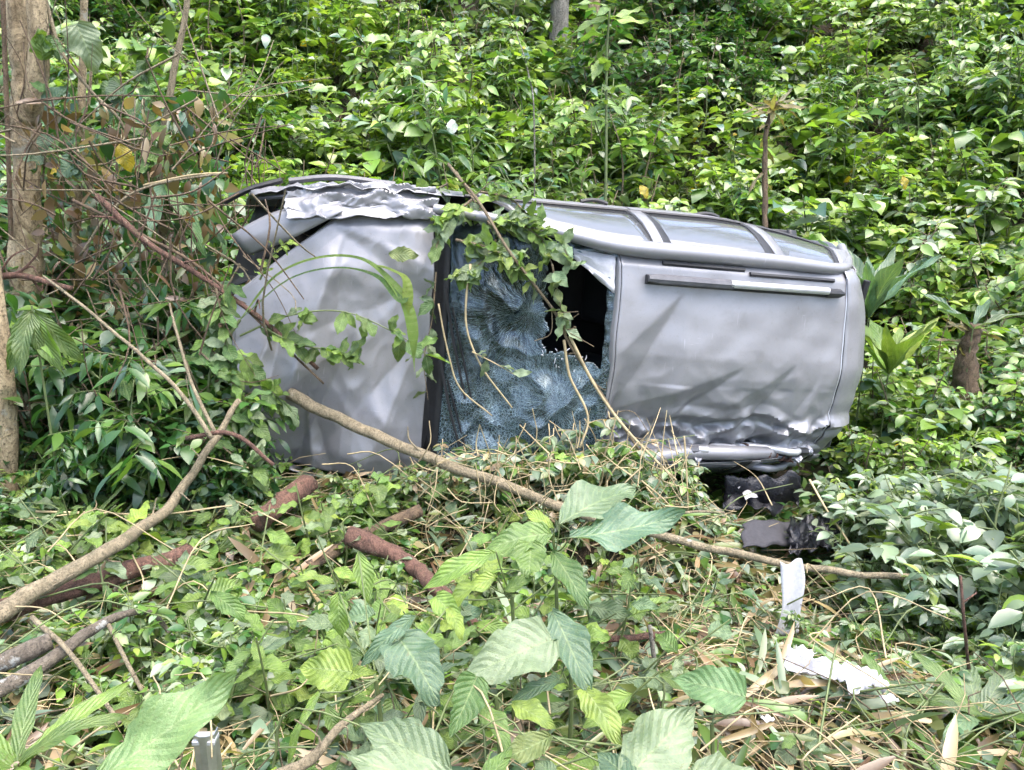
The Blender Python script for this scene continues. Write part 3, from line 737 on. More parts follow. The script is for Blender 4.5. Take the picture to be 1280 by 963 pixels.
# ---------------------------- a shrub: woody stems and leaves carried on side twigs
def make_shrub(seed, h, spread, nst, twigs, lpt, L, shape, weights, stem_mat, lean=0.0, upright=.6, droopy=.2):
    rs = np.random.RandomState(seed); rr = random.Random(seed); mb = MB(); ls = LeafSet()
    B_, D_, N_, LL = [], [], [], []
    for i in range(nst):
        a = rr.uniform(0, 6.28); r = spread * math.sqrt(rr.random())
        hh = h * rr.uniform(.55, 1.0)
        top = Vector((math.cos(a) * r + lean * hh, math.sin(a) * r, hh))
        st = Vector((math.cos(a) * r * .18, math.sin(a) * r * .18, -.12))
        mid = st.lerp(top, .55) + Vector((rr.uniform(-.1, .1), rr.uniform(-.1, .1), .12 * hh))
        pts = curve_pts([st, mid, top], 5); n = len(pts)
        mb.tube(pts, [max(.003, .011 * h ** .6 * (1 - .8 * k / n)) for k in range(n)], 5)
        for t in range(twigs):
            f = rr.uniform(.22, 1.0); p = pts[min(n - 1, int(f * (n - 1)))]
            b = rr.uniform(0, 6.28); ln = h * rr.uniform(.16, .34) * (1.15 - .5 * f)
            d = Vector((math.cos(b), math.sin(b), rr.uniform(-.15, .9) * upright)).normalized()
            e = p + d * ln; q = p.lerp(e, .5) + Vector((0, 0, .05 * ln))
            tp = curve_pts([p, q, e], 3)
            mb.tube(tp, [.004, .0035, .003, .003, .0025, .002, .0015], 4, False)
            for k in range(lpt):
                g = (k + .6) / lpt; bp = tp[0].lerp(tp[3], min(1, g * 2)) if g < .5 else tp[3].lerp(tp[6], g * 2 - 1)
                side = 1 if k % 2 else -1
                sd_ = d.cross(Vector((0, 0, 1))); sd_ = sd_.normalized() if sd_.length > .01 else Vector((1, 0, 0))
                ld = (d * .6 + sd_ * side * 1.0 + Vector((rr.uniform(-.4, .4), rr.uniform(-.4, .4), rr.uniform(-.5, .45) - droopy))).normalized()
                B_.append(bp); D_.append(ld); N_.append((rr.gauss(0, .42), rr.gauss(0, .42) - .10, 1)); LL.append(L * rr.uniform(.55, 1.25))
    N = len(B_); c = mixcols(rs, N, weights)
    # leaf colours vary at random over the whole bush
    B_ = np.array([tuple(b) for b in B_]); D_ = np.array([tuple(b) for b in D_]); N_ = np.array(N_); LL = np.array(LL)
    which = rs.randint(0, 3, N)
    for k in range(3):
        s = which == k; ls.add(LOW[shape][k], B_[s], D_[s], N_[s], LL[s], c[s], rs.uniform(.8, 1.25, s.sum()))
    return mb.mesh('stems', stem_mat), ls.mesh('foliage', M['leaf'])

# green mixes of the shrub kinds; pale shares hold undersides and painted sky glints
G1 = dict(mid=4, bright=4, lime=2.5, dark=1.2, pale=1.4, yellow=.04)
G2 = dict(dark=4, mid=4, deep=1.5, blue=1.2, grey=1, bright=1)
G3 = dict(bright=4, lime=4, mid=2, pale=1.8, yellow=.06)
G4 = dict(grey=3, pale=3, mid=2, bright=1.5, blue=.8, olive=1)
G5 = dict(pale=5, grey=4, lime=.8, mid=1)
KINDS = [
    ('leafy_shrub', 'bushy green shrub with small glossy oval leaves on the slope behind the car', make_shrub(11, 1.15, .62, 13, 9, 6, .125, 'ovate', G1, M['twig'])),
    ('lime_shrub', 'light yellow green shrub with rounded leaves on the slope behind the car', make_shrub(12, 1.0, .66, 13, 9, 6, .105, 'heart', G3, M['greenstem'])),
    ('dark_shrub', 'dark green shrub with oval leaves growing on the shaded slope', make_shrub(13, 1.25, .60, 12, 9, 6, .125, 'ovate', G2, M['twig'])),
    ('greyish_shrub', 'grey green shrub with pale leaf undersides showing on the slope', make_shrub(14, 1.0, .64, 12, 9, 6, .125, 'ovate', G4, M['twig'])),
    ('narrow_leaved_shrub', 'upright shrub with long narrow drooping leaves on the slope', make_shrub(15, 1.3, .50, 10, 8, 7, .150, 'lance', dict(mid=4, bright=3, dark=2, blue=1), M['greenstem'], 0, .8, .4)),
    ('broad_leaved_shrub', 'loose shrub with large broad leaves standing on the slope', make_shrub(16, 1.2, .55, 8, 6, 5, .19, 'heart', dict(mid=3, bright=3, blue=1.5, pale=1.5, lime=1), M['greenstem'], 0, .7, .25)),
]
def put(kind, loc, rz, sc, label=None, group=None, tilt=(0, 0)):
    nm, lab, (st, fo) = kind
    o = empty(nm, loc, rz, label or lab, 'shrub', group)
    o.rotation_euler = (tilt[0], tilt[1], rz); o.scale = sc if hasattr(sc, '__len__') else (sc, sc, sc)
    link_mesh('stems', st, None, o); tag(link_mesh('foliage', fo, None, o), kind='stuff')
    return o

# loose leaves as parts of their own (shared meshes, each object with its own colour)
BIG = {}
for k in SHAPES:
    BIG[k] = []
    for i, (fo, dr, wv, bt) in enumerate(((.30, .5, .22, 3), (.14, .95, .30, 5), (.45, .25, .16, 9), (.2, -.35, .28, 13))):
        ls = LeafSet(); ls.add(leaf_geo(k, fo, dr, wv, 2, 15, .25 * (i - 1.5) * .5, bt), [(0, 0, 0)], [(1, 0, 0)], [(0, 0, 1)], [1.0], [(1, 1, 1)])
        BIG[k].append(ls.mesh('leaf', M['bigleaf']))
def leaf_obj(parent, base, d, n, L, c, shape='ovate', var=None, ws=1.0):
    me = BIG[shape][rnd.randrange(4) if var is None else var]
    o = bpy.data.objects.new('leaf', me); col.objects.link(o); o.parent = parent
    X = Vector(d).normalized(); Z = Vector(n); Z = (Z - X * Z.dot(X)).normalized(); Y = Z.cross(X)
    mt = Matrix(((X.x * L, Y.x * L * ws, Z.x * L, base[0]), (X.y * L, Y.y * L * ws, Z.y * L, base[1]), (X.z * L, Y.z * L * ws, Z.z * L, base[2]), (0, 0, 0, 1)))
    o.matrix_local = Matrix.Translation(-parent.location) @ mt if parent is not None else mt
    k = rnd.uniform(.82, 1.22); o.color = (min(1, c[0] * k), min(1, c[1] * k), min(1, c[2] * k), 1)
    return o

# ------------------------------------------------------------------ hillside shrubs behind the car
grp = 'shrubs on the slope behind the car'
cnt = 0
rows = []
y = 7.0
while y < 15.5:
    step = .54 + .03 * (y - 7)
    half = y * .64 + 1.6
    x = -half + rnd.uniform(0, step)
    while x < half:
        rows.append((x + rnd.uniform(-.2, .2), y + rnd.uniform(-.25, .25))); x += step * rnd.uniform(.85, 1.3)
    y += step * .92
rnd.shuffle(rows)
used = {}
for (x, y) in rows:
    if abs(x - 1.1 * y / 7.5) < .35 and y < 12 and rnd.random() < .0: continue
    n_ = noise.noise((x * .35, y * .35, 3)); left = x < -1.6 - .1 * y
    if noise.noise((x * .8, y * .8, 40)) > .42 and y > 7.6: continue        # gaps with bare dark soil
    gap = 1.3 < x - (y - 13) * .17 < 3.4 and 11.5 < y                        # gap between the trees, its shade put in by dark leaf colour
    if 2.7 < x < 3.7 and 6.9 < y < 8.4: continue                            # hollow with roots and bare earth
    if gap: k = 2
    elif left: k = rnd.choice([2, 2, 0, 0, 4, 3, 5, 1])
    elif n_ > .12: k = rnd.choice([1, 1, 0, 5, 5, 3])
    elif n_ < -.18: k = rnd.choice([3, 0, 1, 4, 1, 5])
    else: k = rnd.choice([0, 0, 1, 1, 3, 4, 5, 5])
    z = ground_z(x, y); sc = rnd.uniform(.75, 1.2) * (1.0 if y < 8 else 1.1)
    if y < 7.6: sc *= .85
    used[k] = used.get(k, 0) + 1
    if used[k] > 290: continue
    put(KINDS[k], (x, y, z), rnd.uniform(0, 6.28), (sc, sc, sc * rnd.uniform(.8, 1.15)), None, grp + ', ' + KINDS[k][0].replace('_', ' ') + ' kind', (rnd.uniform(.05, .3), rnd.uniform(-.15, .15)))
    cnt += 1
# ------------------------------------------------------------------ trees
def make_tree(seed, h, r, nlimb, lpl, L, weights, barkmat, crown_r):
    rr = random.Random(seed); rs = np.random.RandomState(seed); tr = MB(); ls = LeafSet()
    top = Vector((rr.uniform(-.3, .3), rr.uniform(-.3, .3), h))
    tp = curve_pts([(0, 0, -.4), (rr.uniform(-.1, .1), rr.uniform(-.1, .1), h * .35), (rr.uniform(-.2, .2), rr.uniform(-.2, .2), h * .7), top], 6); n = len(tp)
    tr.tube(tp, [r * (1.25 if k == 0 else 1) * (1 - .75 * k / n) for k in range(n)], 10, rough=.12, seed=seed)
    B_, D_, N_ = [], [], []
    for i in range(nlimb):
        f = rr.uniform(.5, 1); p = tp[min(n - 1, int(f * (n - 1)))]; a = rr.uniform(0, 6.28)
        e = p + Vector((math.cos(a), math.sin(a), rr.uniform(.1, .8))) * crown_r * rr.uniform(.5, 1)
        lp = curve_pts([p, p.lerp(e, .5) + Vector((0, 0, 0.33)), e], 4)
        tr.tube(lp, [r * .32 * (1 - .85 * k / len(lp)) for k in range(len(lp))], 5)
        for k in range(lpl):
            c = lp[rr.randrange(3, len(lp))]; q = Vector((rr.gauss(0, 1), rr.gauss(0, 1), rr.gauss(0, .7))) * crown_r * .22
            B_.append(tuple(c + q)); D_.append((rr.gauss(0, 1), rr.gauss(0, 1), rr.gauss(-.3, .4))); N_.append((rr.gauss(0, .5), rr.gauss(0, .5), 1))
    N = len(B_); ls.add(LOW['ovate'][1], B_, np.array(D_), np.array(N_), rs.uniform(.6, 1.2, N) * L, mixcols(rs, N, weights))
    return tr.mesh('trunk', barkmat), ls.mesh('crown', M['leaf'])
TREES = [make_tree(31, 5.5, .13, 16, 45, .20, G2, M['greybark'], 1.9), make_tree(32, 6.5, .10, 15, 45, .18, G1, M['tan'], 1.8), make_tree(33, 4.5, .08, 13, 45, .20, G2, M['greybark'], 1.5)]
TLAB = ['grey barked forest tree with dark crown on the upper slope', 'slim tan barked tree with mid green crown on the upper slope', 'thin young forest tree with dark leaves on the upper slope']
for i, (x, y, k, sc) in enumerate([(.62, 12.9, 0, 1.1), (1.15, 13.6, 1, 1.0), (2.7, 15.6, 0, 1.1), (3.6, 16.4, 2, 1.2), (-2.4, 16.0, 1, 1.1), (-7.5, 14, 2, 1.2), (6.2, 17.5, 0, 1.2),
                                   (-.8, 17.6, 0, 1.3), (4.6, 19, 1, 1.3), (-4, 18.5, 0, 1.3), (9.5, 19, 0, 1.4), (-9, 18, 0, 1.4), (0.9, 20, 1, 1.4), (-7, 21, 1, 1.5), (12.5, 19, 0, 1.4), (-12, 19, 1, 1.4)]):
    o = empty('forest_tree', (x, y, ground_z(x, y)), rnd.uniform(0, 6.28), TLAB[k], 'tree', 'forest trees on the upper slope'); o.scale = (sc,) * 3
    link_mesh('trunk', TREES[k][0], None, o); tag(link_mesh('crown', TREES[k][1], None, o), kind='stuff')
for o in [o for o in col.objects if o.name.startswith('forest_tree')][:1]:
    o['label'] = 'pale grey tree trunk rising among the shrubs above the car'; del o['group']

def on_ground(p): return Vector((p[0], p[1], ground_z(p[0], p[1])))
# the tan tree at the left: two stems joined low, crown above the picture
def left_tree():
    b = P(30, 300, 4.9); g = on_ground(b)
    o = empty('forked_tree', g, 0, 'tan barked tree with two stems at the edge of the thicket', 'tree')
    L = lambda p: Vector(p) - g
    m = MB(); pts = curve_pts([g - Vector((0, 0, 0.33)), P(36, 420, 4.9), P(33, 230, 4.9), P(30, 120, 4.9), P(24, 10, 4.92), P(18, -180, 5), P(30, -420, 5.1)], 6)
    pts = curve_pts([g - Vector((0, 0, .2)), P(36, 420, 4.9), P(33, 230, 4.9), P(30, 120, 4.9), P(24, 10, 4.92), P(18, -180, 5), P(30, -420, 5.1)], 16); m.tube([L(p) for p in pts], [.088 - .0005 * i + .008 * math.sin(i * .33) + .01 * noise.noise((i * .3, 0, 0)) for i in range(len(pts))], 22, rough=.16, seed=2)
    m.build('trunk', M['tan'], o, sharp=False)
    m = MB(); pts = curve_pts([P(34, 150, 4.88), P(44, 110, 4.84), P(49, 60, 4.82), P(45, -20, 4.82), P(52, -200, 4.9), P(60, -380, 5)], 6)
    m.tube([L(p) for p in pts], [.062 - .0008 * i for i in range(len(pts))], 10, rough=.10, seed=3); m.build('second_stem', M['tan'], o, sharp=False)
    m = MB(); pts = curve_pts([P(14, 300, 4.8), P(8, 120, 4.78), P(2, -40, 4.8)], 6)
    m.tube([L(p) for p in pts], .014, 6); m.build('climbing_vine', M['deadwood'], o)
    rs = np.random.RandomState(5); ls = LeafSet(); c = np.array(L(P(30, -330, 5.0))); N = 500
    ls.add(LOW['ovate'][1], c + rs.normal(0, 1, (N, 3)) * (.8, .8, .5), rs.normal(0, 1, (N, 3)), rs.normal(0, .4, (N, 3)) + (0, 0, 1), rs.uniform(.08, .16, N), mixcols(rs, N, G2))
    tag(link_mesh('crown', ls.mesh('crown', M['leaf']), None, o), kind='stuff')
left_tree()
def sapling(name, label, ctrl, r, mat, leaves=0, L=.1, shape='ovate', w=G1, cat='sapling', rough=.12):
    pts = [P(*c) for c in ctrl]; g = on_ground(pts[-1]) if True else pts[-1]
    pts = pts + [g - Vector((0, 0, 0.23))] if (pts[-1] - g).length > .1 else pts
    cp = [p - g for p in curve_pts(pts, 6)]; n = len(cp)
    o = empty(name, g, 0, label, cat)
    m = MB(); m.tube(cp, [r * (.55 + .45 * k / n) for k in range(n)], 8, rough=rough, seed=n); m.build('stem', mat, o, sharp=False)
    rs = np.random.RandomState(n)
    for k in range(leaves):
        p = cp[rnd.randrange(0, max(1, int(n * .55)))]; a = rnd.uniform(0, 6.28)
        d = Vector((math.cos(a), math.sin(a), rnd.uniform(-.4, .4)))
        leaf_obj(o, p + g, d, (rnd.gauss(0, .3), rnd.gauss(0, .3) - .3, 1), L * rnd.uniform(.7, 1.2), mixcols(rs, 1, w)[0], shape)
    return o
sapling('thin_tree', 'thin tan sapling stem standing inside the dim thicket', [(108, -120, 5.3), (104, 60, 5.3), (100, 190, 5.3), (98, 330, 5.3)], .034, M['tan'], cat='tree')
sapling('thin_tree', 'very thin bare sapling beside the thin tan sapling', [(116, 60, 5.5), (112, 120, 5.5), (108, 210, 5.5)], .014, M['tan'], cat='tree')
sapling('thin_tree', 'pale leaning sapling with smooth bark rising from the thicket', [(246, -140, 5.3), (233, 10, 5.25), (214, 110, 5.2), (200, 260, 5.15)], .026, M['palewood'], cat='tree')
sapling('leaning_tree', 'thick reddish tan trunk base at the foot of the thicket', [(-30, 60, 4.3), (-14, 300, 4.15), (4, 450, 4.05), (9, 540, 4.05), (10, 620, 4.05)], .062, M['tan'], cat='tree')
sapling('dead_stalk', 'dead brown stalk with dry leaf sheaths standing behind the car', [(972, 128, 7.5), (964, 140, 7.5), (957, 175, 7.4), (956, 260, 7.35), (955, 330, 7.3)], .028, M['deadwood'], 34, .26, 'strap', dict(brown=3, tan=2), cat='stalk', rough=.7)
sapling('tall_weed', 'tall straight green stem with long leaves behind the car', [(762, 10, 7.2), (758, 90, 7.2), (757, 250, 7.1)], .014, M['greenstem'], 16, .32, 'lance', dict(mid=2, bright=2, lime=1), 'plant')
sapling('plant_stump', 'dark brown rotten banana stump among the weeds right of the wreck'.replace(' right of', ' beside'), [(1218, 405, 6.0), (1212, 430, 6.0), (1206, 470, 6.0), (1204, 530, 6.0)], .10, M['deadwood'], 14, .30, 'strap', dict(brown=4, tan=1), cat='stump', rough=.8)
sapling('thin_tree', 'bare twiggy sapling rising through shrubs above the roof', [(645, 40, 8.6), (660, 90, 8.5), (668, 160, 8.4)], .009, M['greybark'], 14, .13, 'ovate', cat='tree')

# ------------------------------------------------------------------ thicket beside the hood and shrubs around the wreck
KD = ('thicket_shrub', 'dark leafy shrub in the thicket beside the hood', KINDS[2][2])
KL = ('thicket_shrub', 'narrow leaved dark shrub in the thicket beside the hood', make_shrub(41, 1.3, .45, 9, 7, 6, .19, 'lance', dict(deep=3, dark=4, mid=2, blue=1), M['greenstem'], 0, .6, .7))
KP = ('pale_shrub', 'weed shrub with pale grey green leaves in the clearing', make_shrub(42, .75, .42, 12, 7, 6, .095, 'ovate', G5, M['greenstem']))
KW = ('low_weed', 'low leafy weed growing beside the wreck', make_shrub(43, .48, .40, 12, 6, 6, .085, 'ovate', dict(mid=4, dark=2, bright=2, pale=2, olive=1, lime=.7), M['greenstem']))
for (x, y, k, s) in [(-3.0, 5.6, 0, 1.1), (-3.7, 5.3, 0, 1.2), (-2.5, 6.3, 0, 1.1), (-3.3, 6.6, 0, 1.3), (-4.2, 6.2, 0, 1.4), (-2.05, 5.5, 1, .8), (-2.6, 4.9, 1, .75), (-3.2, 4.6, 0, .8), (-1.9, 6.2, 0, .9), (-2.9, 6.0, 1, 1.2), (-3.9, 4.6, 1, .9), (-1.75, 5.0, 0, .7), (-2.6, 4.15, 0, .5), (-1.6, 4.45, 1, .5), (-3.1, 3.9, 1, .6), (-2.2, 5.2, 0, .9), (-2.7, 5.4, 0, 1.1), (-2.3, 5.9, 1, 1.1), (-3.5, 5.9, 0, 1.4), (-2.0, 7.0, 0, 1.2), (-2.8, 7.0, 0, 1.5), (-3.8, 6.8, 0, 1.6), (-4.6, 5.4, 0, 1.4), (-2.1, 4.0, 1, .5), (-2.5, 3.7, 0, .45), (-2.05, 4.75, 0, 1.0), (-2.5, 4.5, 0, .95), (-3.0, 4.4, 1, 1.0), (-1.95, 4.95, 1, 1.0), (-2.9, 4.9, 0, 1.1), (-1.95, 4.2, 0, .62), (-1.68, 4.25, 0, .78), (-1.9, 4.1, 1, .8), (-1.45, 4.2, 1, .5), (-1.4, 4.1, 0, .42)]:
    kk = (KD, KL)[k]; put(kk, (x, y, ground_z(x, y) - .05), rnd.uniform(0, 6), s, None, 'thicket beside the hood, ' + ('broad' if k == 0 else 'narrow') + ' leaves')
for (x, y, k, s) in [(2.75, 5.9, 0, 0.83), (3.3, 5.6, 2, .7), (3.0, 6.6, 1, .75), (3.9, 6.2, 2, .95), (2.45, 6.3, 1, .6), (3.6, 5.0, 0, 0.73), (4.3, 5.5, 3, .9), (2.55, 5.3, 2, .45), (3.0, 4.9, 3, .5), (2.3, 6.8, 0, 0.88), (1.5, 6.9, 1, .7), (.7, 6.9, 0, 0.85), (-.2, 6.9, 1, .75), (-1.0, 6.8, 0, 0.93), (-1.7, 6.9, 1, .8), (4.4, 6.9, 5, 1.1), (3.5, 7.0, 5, .6), (2.35, 5.25, 0, .6), (2.75, 5.45, 1, .7), (2.95, 5.2, 3, .6), (2.5, 5.75, 5, .7), (3.35, 5.95, 0, .8)]:
    nm, lab, me = KINDS[k]; put((nm, lab.replace('on the slope behind the car', 'close beside the wreck').replace('growing on the shaded slope', 'close beside the wreck').replace('on the slope', 'close beside the wreck'), me), (x, y, ground_z(x, y) - .05), rnd.uniform(0, 6), s, None, 'shrubs close beside the wreck, ' + nm.replace('_', ' '))
for (x, y, s) in [(1.95, 3.45, .8), (2.25, 3.75, 1.3), (1.8, 3.85, .8), (2.42, 3.45, 1.35), (2.1, 3.05, .75), (2.75, 3.9, 1.3), (2.9, 3.2, 1.2), (2.15, 4.2, 1.1), (2.6, 4.4, 1.2), (1.95, 4.5, .8)]:
    put(KP, (x, y, ground_z(x, y) - .04), rnd.uniform(0, 6), s * 1.02, None, 'pale weed shrubs in the clearing')
i = 0
while i < 46:
    x, y = rnd.uniform(-2.6, 3.0), rnd.uniform(2.5, 4.75)
    if y > 4.5 and -1.2 < x < 1.9: continue
    if 0.55 < x < 1.9 and y < 3.3 and rnd.random() < .8 or (.85 < x < 1.75 and y > 3.3): continue
    put(KW, (x, y, ground_z(x, y) - .04), rnd.uniform(0, 6), rnd.uniform(.4, .75), None, 'low weeds in the clearing'); i += 1

# heap of torn-off leafy stems against the windscreen
KH = ('torn_weed_heap', 'heap of torn leafy stems piled against the windscreen', make_shrub(44, .5, .34, 12, 6, 6, .080, 'ovate', dict(pale=4, grey=3, mid=3, olive=2, dark=1, tan=.8), M['straw'], 0, .2, .5))
for (x, y, s) in [(-.20, 4.30, .8), (.10, 4.32, 1.0), (.38, 4.26, 1.05), (.62, 4.32, .9), (.86, 4.42, .75), (.25, 4.08, .75), (-.45, 4.28, .6), (1.1, 4.48, .5), (.6, 4.05, .6), (-.8, 4.2, .42), (-1.05, 4.15, .42)]:
    put(KH, (x, y, ground_z(x, y) - .02), rnd.uniform(0, 6), (s, s, s * .8), None, 'torn weed heaps against the windscreen')

KC = ('crushed_weed_heap', 'flattened heap of crushed leafy weeds in the clearing', make_shrub(45, .5, .38, 11, 6, 6, .105, 'ovate', dict(pale=2, grey=2, mid=4, olive=2, dark=2, bright=2, tan=.5), M['greenstem'], .5, .2, .6))
KC2 = ('crushed_stem_heap', 'heap of crushed narrow leaved stems in the clearing', make_shrub(46, .5, .38, 10, 6, 6, .15, 'lance', dict(pale=1, grey=2, mid=4, olive=1, dark=3, bright=2), M['greenstem'], .5, .2, .7))
for j in range(30):
    y = rnd.uniform(2.3, 4.0); x = rnd.uniform(-.58, .12) * y if j < 21 else rnd.uniform(.1, .58) * y
    if x > .5 and y < 3.2 or (.8 < x < 1.8 and y > 3.1): continue
    s = rnd.uniform(.5, .8); kk = (KC, KC, KC2)[j % 3]
    put(kk, (x, y, ground_z(x, y) - .03), rnd.uniform(0, 6), (s, s, s * rnd.uniform(.4, .65)), None, kk[0].replace('_', ' ') + 's in the clearing')

# ------------------------------------------------------------------ branches, logs, vines
def branch(name, label, ctrl, r0, r1, mat, cat='branch', twigs=0, n=8, rough=.18, tl=.3, world_pts=False):
    pts = [PG(c[0], c[1], c[3]) if len(c) == 4 else P(*c) for c in ctrl]
    cp = curve_pts(pts, 6); g = cp[len(cp) // 2].copy(); k = len(cp)
    cp = [p + Vector((noise.noise(p * 6), noise.noise(p * 6 + Vector((9, 0, 0))), noise.noise(p * 6 + Vector((0, 9, 0))))) * r0 * .4 for p in cp]
    m = MB(); m.tube([p - g for p in cp], [r0 + (r1 - r0) * i / (k - 1) for i in range(k)], n, rough=rough, seed=k)
    if twigs:
        o = empty(name, g, 0, label, cat); m.build('limb', M[mat], o, sharp=False)
        for t in range(twigs):
            p = cp[rnd.randrange(2, k)]; d = (cp[-1] - cp[0]).normalized(); e = p + (d * rnd.uniform(-.2, .6) + Vector((rnd.uniform(-.6, .6), rnd.uniform(-.4, .2), rnd.uniform(-.3, .6)))) * tl * rnd.uniform(.5, 1.2)
            q = p.lerp(e, .5) + Vector((rnd.uniform(-.05, .05), 0, rnd.uniform(-.05, .06)))
            tm = MB(); tp = curve_pts([p - g, q - g, e - g], 4); tm.tube(tp, [max(.002, r1 * .6 * (1 - .7 * i / 8)) for i in range(9)], 5); tm.build('twig', M[mat], o)
    else:
        o = m.build(name, M[mat], None, sharp=False); o.location = g; tag(o, label, cat)
    return o
branch('fallen_branch', 'long thin pale brown branch lying across in front of the hood and roof', [(360, 494, 4.42), (420, 522, 4.32), (520, 566, 4.14), (620, 603, 3.96), (720, 640, 3.82), (820, 668, 3.72), (930, 695, 3.62), (1060, 716, 3.46), (1176, 724, 3.30)], .034, .013, 'palewood', twigs=3, tl=.25)
branch('forked_branch', 'pale forked dead branch leaning across the weeds beside the thicket', [(-30, 785, 0, 0.22), (60, 728, 0, 0.27), (150, 680, 0, 0.33), (215, 628, 3.7), (262, 556, 3.85), (300, 500, 4.0)], .038, .012, 'palewood', twigs=5, tl=.3)
branch('thin_branch', 'thin dry branch curving up from the forked branch into the thicket', [(264, 548, 3.72), (225, 490, 3.8), (160, 430, 3.9), (90, 372, 4.0), (55, 345, 4.1)], .011, .005, 'palewood', twigs=3)
branch('thin_branch', 'second thin dry stem rising from the fork beside the hood', [(268, 540, 3.75), (240, 480, 3.9), (222, 420, 4.0), (212, 380, 4.1)], .010, .005, 'palewood')
branch('thin_branch', 'short reddish broken twig beside the fork near the hood', [(232, 548, 3.75), (290, 542, 3.75), (342, 582, 3.75)], .012, .009, 'redwood')
branch('fallen_log', 'red brown peeling log lying under the forked branch', [(-40, 780, 0, 0.19), (60, 745, 0, 0.18), (150, 718, 0, 0.19), (240, 690, 0, 0.18)], .044, .034, 'redwood', 'log', n=11, rough=.35)
branch('broken_log', 'red brown broken branch end sloping down among large leaves', [(436, 668, 0, 0.29), (500, 700, 0, 0.26), (545, 735, 0, 0.22), (595, 785, 0, 0.16)], .046, .024, 'redwood', 'log', n=11, rough=.35)
branch('broken_log', 'short splintered reddish stump piece below the hood', [(318, 656, 0, 0.19), (350, 632, 0, 0.20), (386, 602, 0, 0.23)], .045, .055, 'redwood', 'log', n=10, rough=.4)
branch('fallen_branch', 'brown branch piece half buried in cut weeds below the hood', [(385, 708, 0, 0.18), (450, 672, 0, 0.19), (526, 638, 0, 0.22)], .026, .032, 'deadwood')
branch('lichen_branch', 'stubby branch covered with white lichen beside a mossy twin', [(-40, 848, 0, 0.20), (20, 822, 0, 0.22), (62, 802, 0, 0.25)], .034, .030, 'lichen')
branch('lichen_branch', 'long grey lichen spotted branch bending into a thin tip', [(-30, 882, 0, 0.18), (60, 826, 0, 0.22), (110, 790, 0, 0.25), (150, 768, 0, 0.27), (190, 768, 0, 0.26), (230, 810, 0, 0.18)], .028, .006, 'lichen')
branch('dry_stalk', 'straight dry straw coloured stem crossing the lichen branch', [(40, 772, 0, 0.28), (90, 820, 0, 0.26), (150, 905, 0, 0.15)], .010, .007, 'palewood', 'stalk')
branch('dry_stalk', 'dry stem leaning from the lichen branch into the weeds', [(132, 775, 0, 0.26), (160, 830, 0, 0.23), (186, 880, 0, 0.13)], .008, .007, 'palewood', 'stalk')
branch('dry_stalk', 'long thin horizontal dry stalk lying over the weeds near the log', [(45, 640, 3.7), (120, 641, 3.7), (200, 643, 3.7), (290, 632, 3.75)], .006, .004, 'straw', 'stalk')
branch('fallen_branch', 'pale stick poking up from large leaves with a thin forked end', [(338, 975, 1.75), (390, 945, 1.85), (430, 905, 2.0), (478, 868, 2.15)], .018, .006, 'palewood', twigs=3, tl=.15)
branch('woody_vine', 'dark red woody vine hanging from the thicket across the hood corner', [(120, 245, 4.3), (180, 300, 4.3), (250, 345, 4.32), (330, 402, 4.35), (398, 462, 4.38)], .017, .011, 'redwood', 'vine', twigs=9, tl=.22)
branch('woody_vine', 'second reddish vine twisted along the woody vine', [(90, 250, 4.35), (170, 290, 4.33), (250, 335, 4.33), (350, 428, 4.36), (405, 480, 4.36)], .009, .006, 'deadwood', 'vine')
branch('dry_vine', 'long pale vine arching through the thicket to the car nose', [(180, 232, 4.6), (235, 220, 4.6), (280, 216, 4.6), (130, 300, 4.5)][:3], .007, .005, 'straw', 'vine')
branch('dry_vine', 'pale vine arching up from the ground in the thicket', [(100, 320, 4.5), (140, 262, 4.5), (190, 232, 4.55), (285, 216, 4.6)], .008, .005, 'palewood', 'vine')
branch('dry_vine', 'thin pale vine falling beside the thin tan sapling', [(55, -10, 4.9), (75, 60, 4.85), (110, 110, 4.85), (150, 150, 4.9), (165, 190, 4.95)], .011, .006, 'palewood', 'vine')
branch('dry_vine', 'reddish brown knotted vine at the foot of the tan tree', [(-20, 350, 4.2), (30, 345, 4.2), (90, 360, 4.15), (65, 385, 4.1)][:3], .018, .012, 'redwood', 'vine', twigs=6, tl=.25)
branch('windscreen_vine', 'brown woody vine hanging over the pillar and across the windscreen', [(560, 205, 4.95), (600, 255, 4.7), (640, 320, 4.45), (690, 385, 4.40), (712, 430, 4.36), (760, 505, 4.30), (800, 565, 4.24)], .0085, .006, 'twig', 'vine', twigs=10, tl=.25)
branch('windscreen_vine', 'pale thin vine hanging in loops over the crazed windscreen', [(588, 330, 4.5), (582, 400, 4.44), (600, 455, 4.40), (640, 510, 4.36)], .006, .004, 'straw', 'vine')
branch('windscreen_vine', 'thin vine reaching from the hole to the weed heap', [(705, 425, 4.36), (712, 470, 4.34), (735, 520, 4.28), (725, 560, 4.22)], .008, .005, 'straw', 'vine')
branch('windscreen_vine', 'long straw coloured stem leaning on the roof edge', [(712, 420, 4.36), (748, 490, 4.30), (790, 545, 4.2), (845, 600, 4.1)], .009, .006, 'straw', 'vine')
branch('windscreen_vine', 'thin curved vine down the cowl beside the glass', [(548, 380, 4.52), (560, 440, 4.48), (575, 485, 4.45), (615, 520, 4.38)], .005, .004, 'straw', 'vine')
branch('dry_stalk', 'thin reddish upright stem in the pale weeds', [(1200, 720, 2.72), (1206, 790, 2.72), (1216, 880, 0, .0)], .005, .007, 'redwood', 'stalk', twigs=4, tl=.15)
branch('dry_stalk', 'grey dead upright stem standing alone among cut straw', [(812, 782, 2.86), (818, 830, 2.84), (825, 880, 0, .0)], .008, .009, 'greybark', 'stalk')
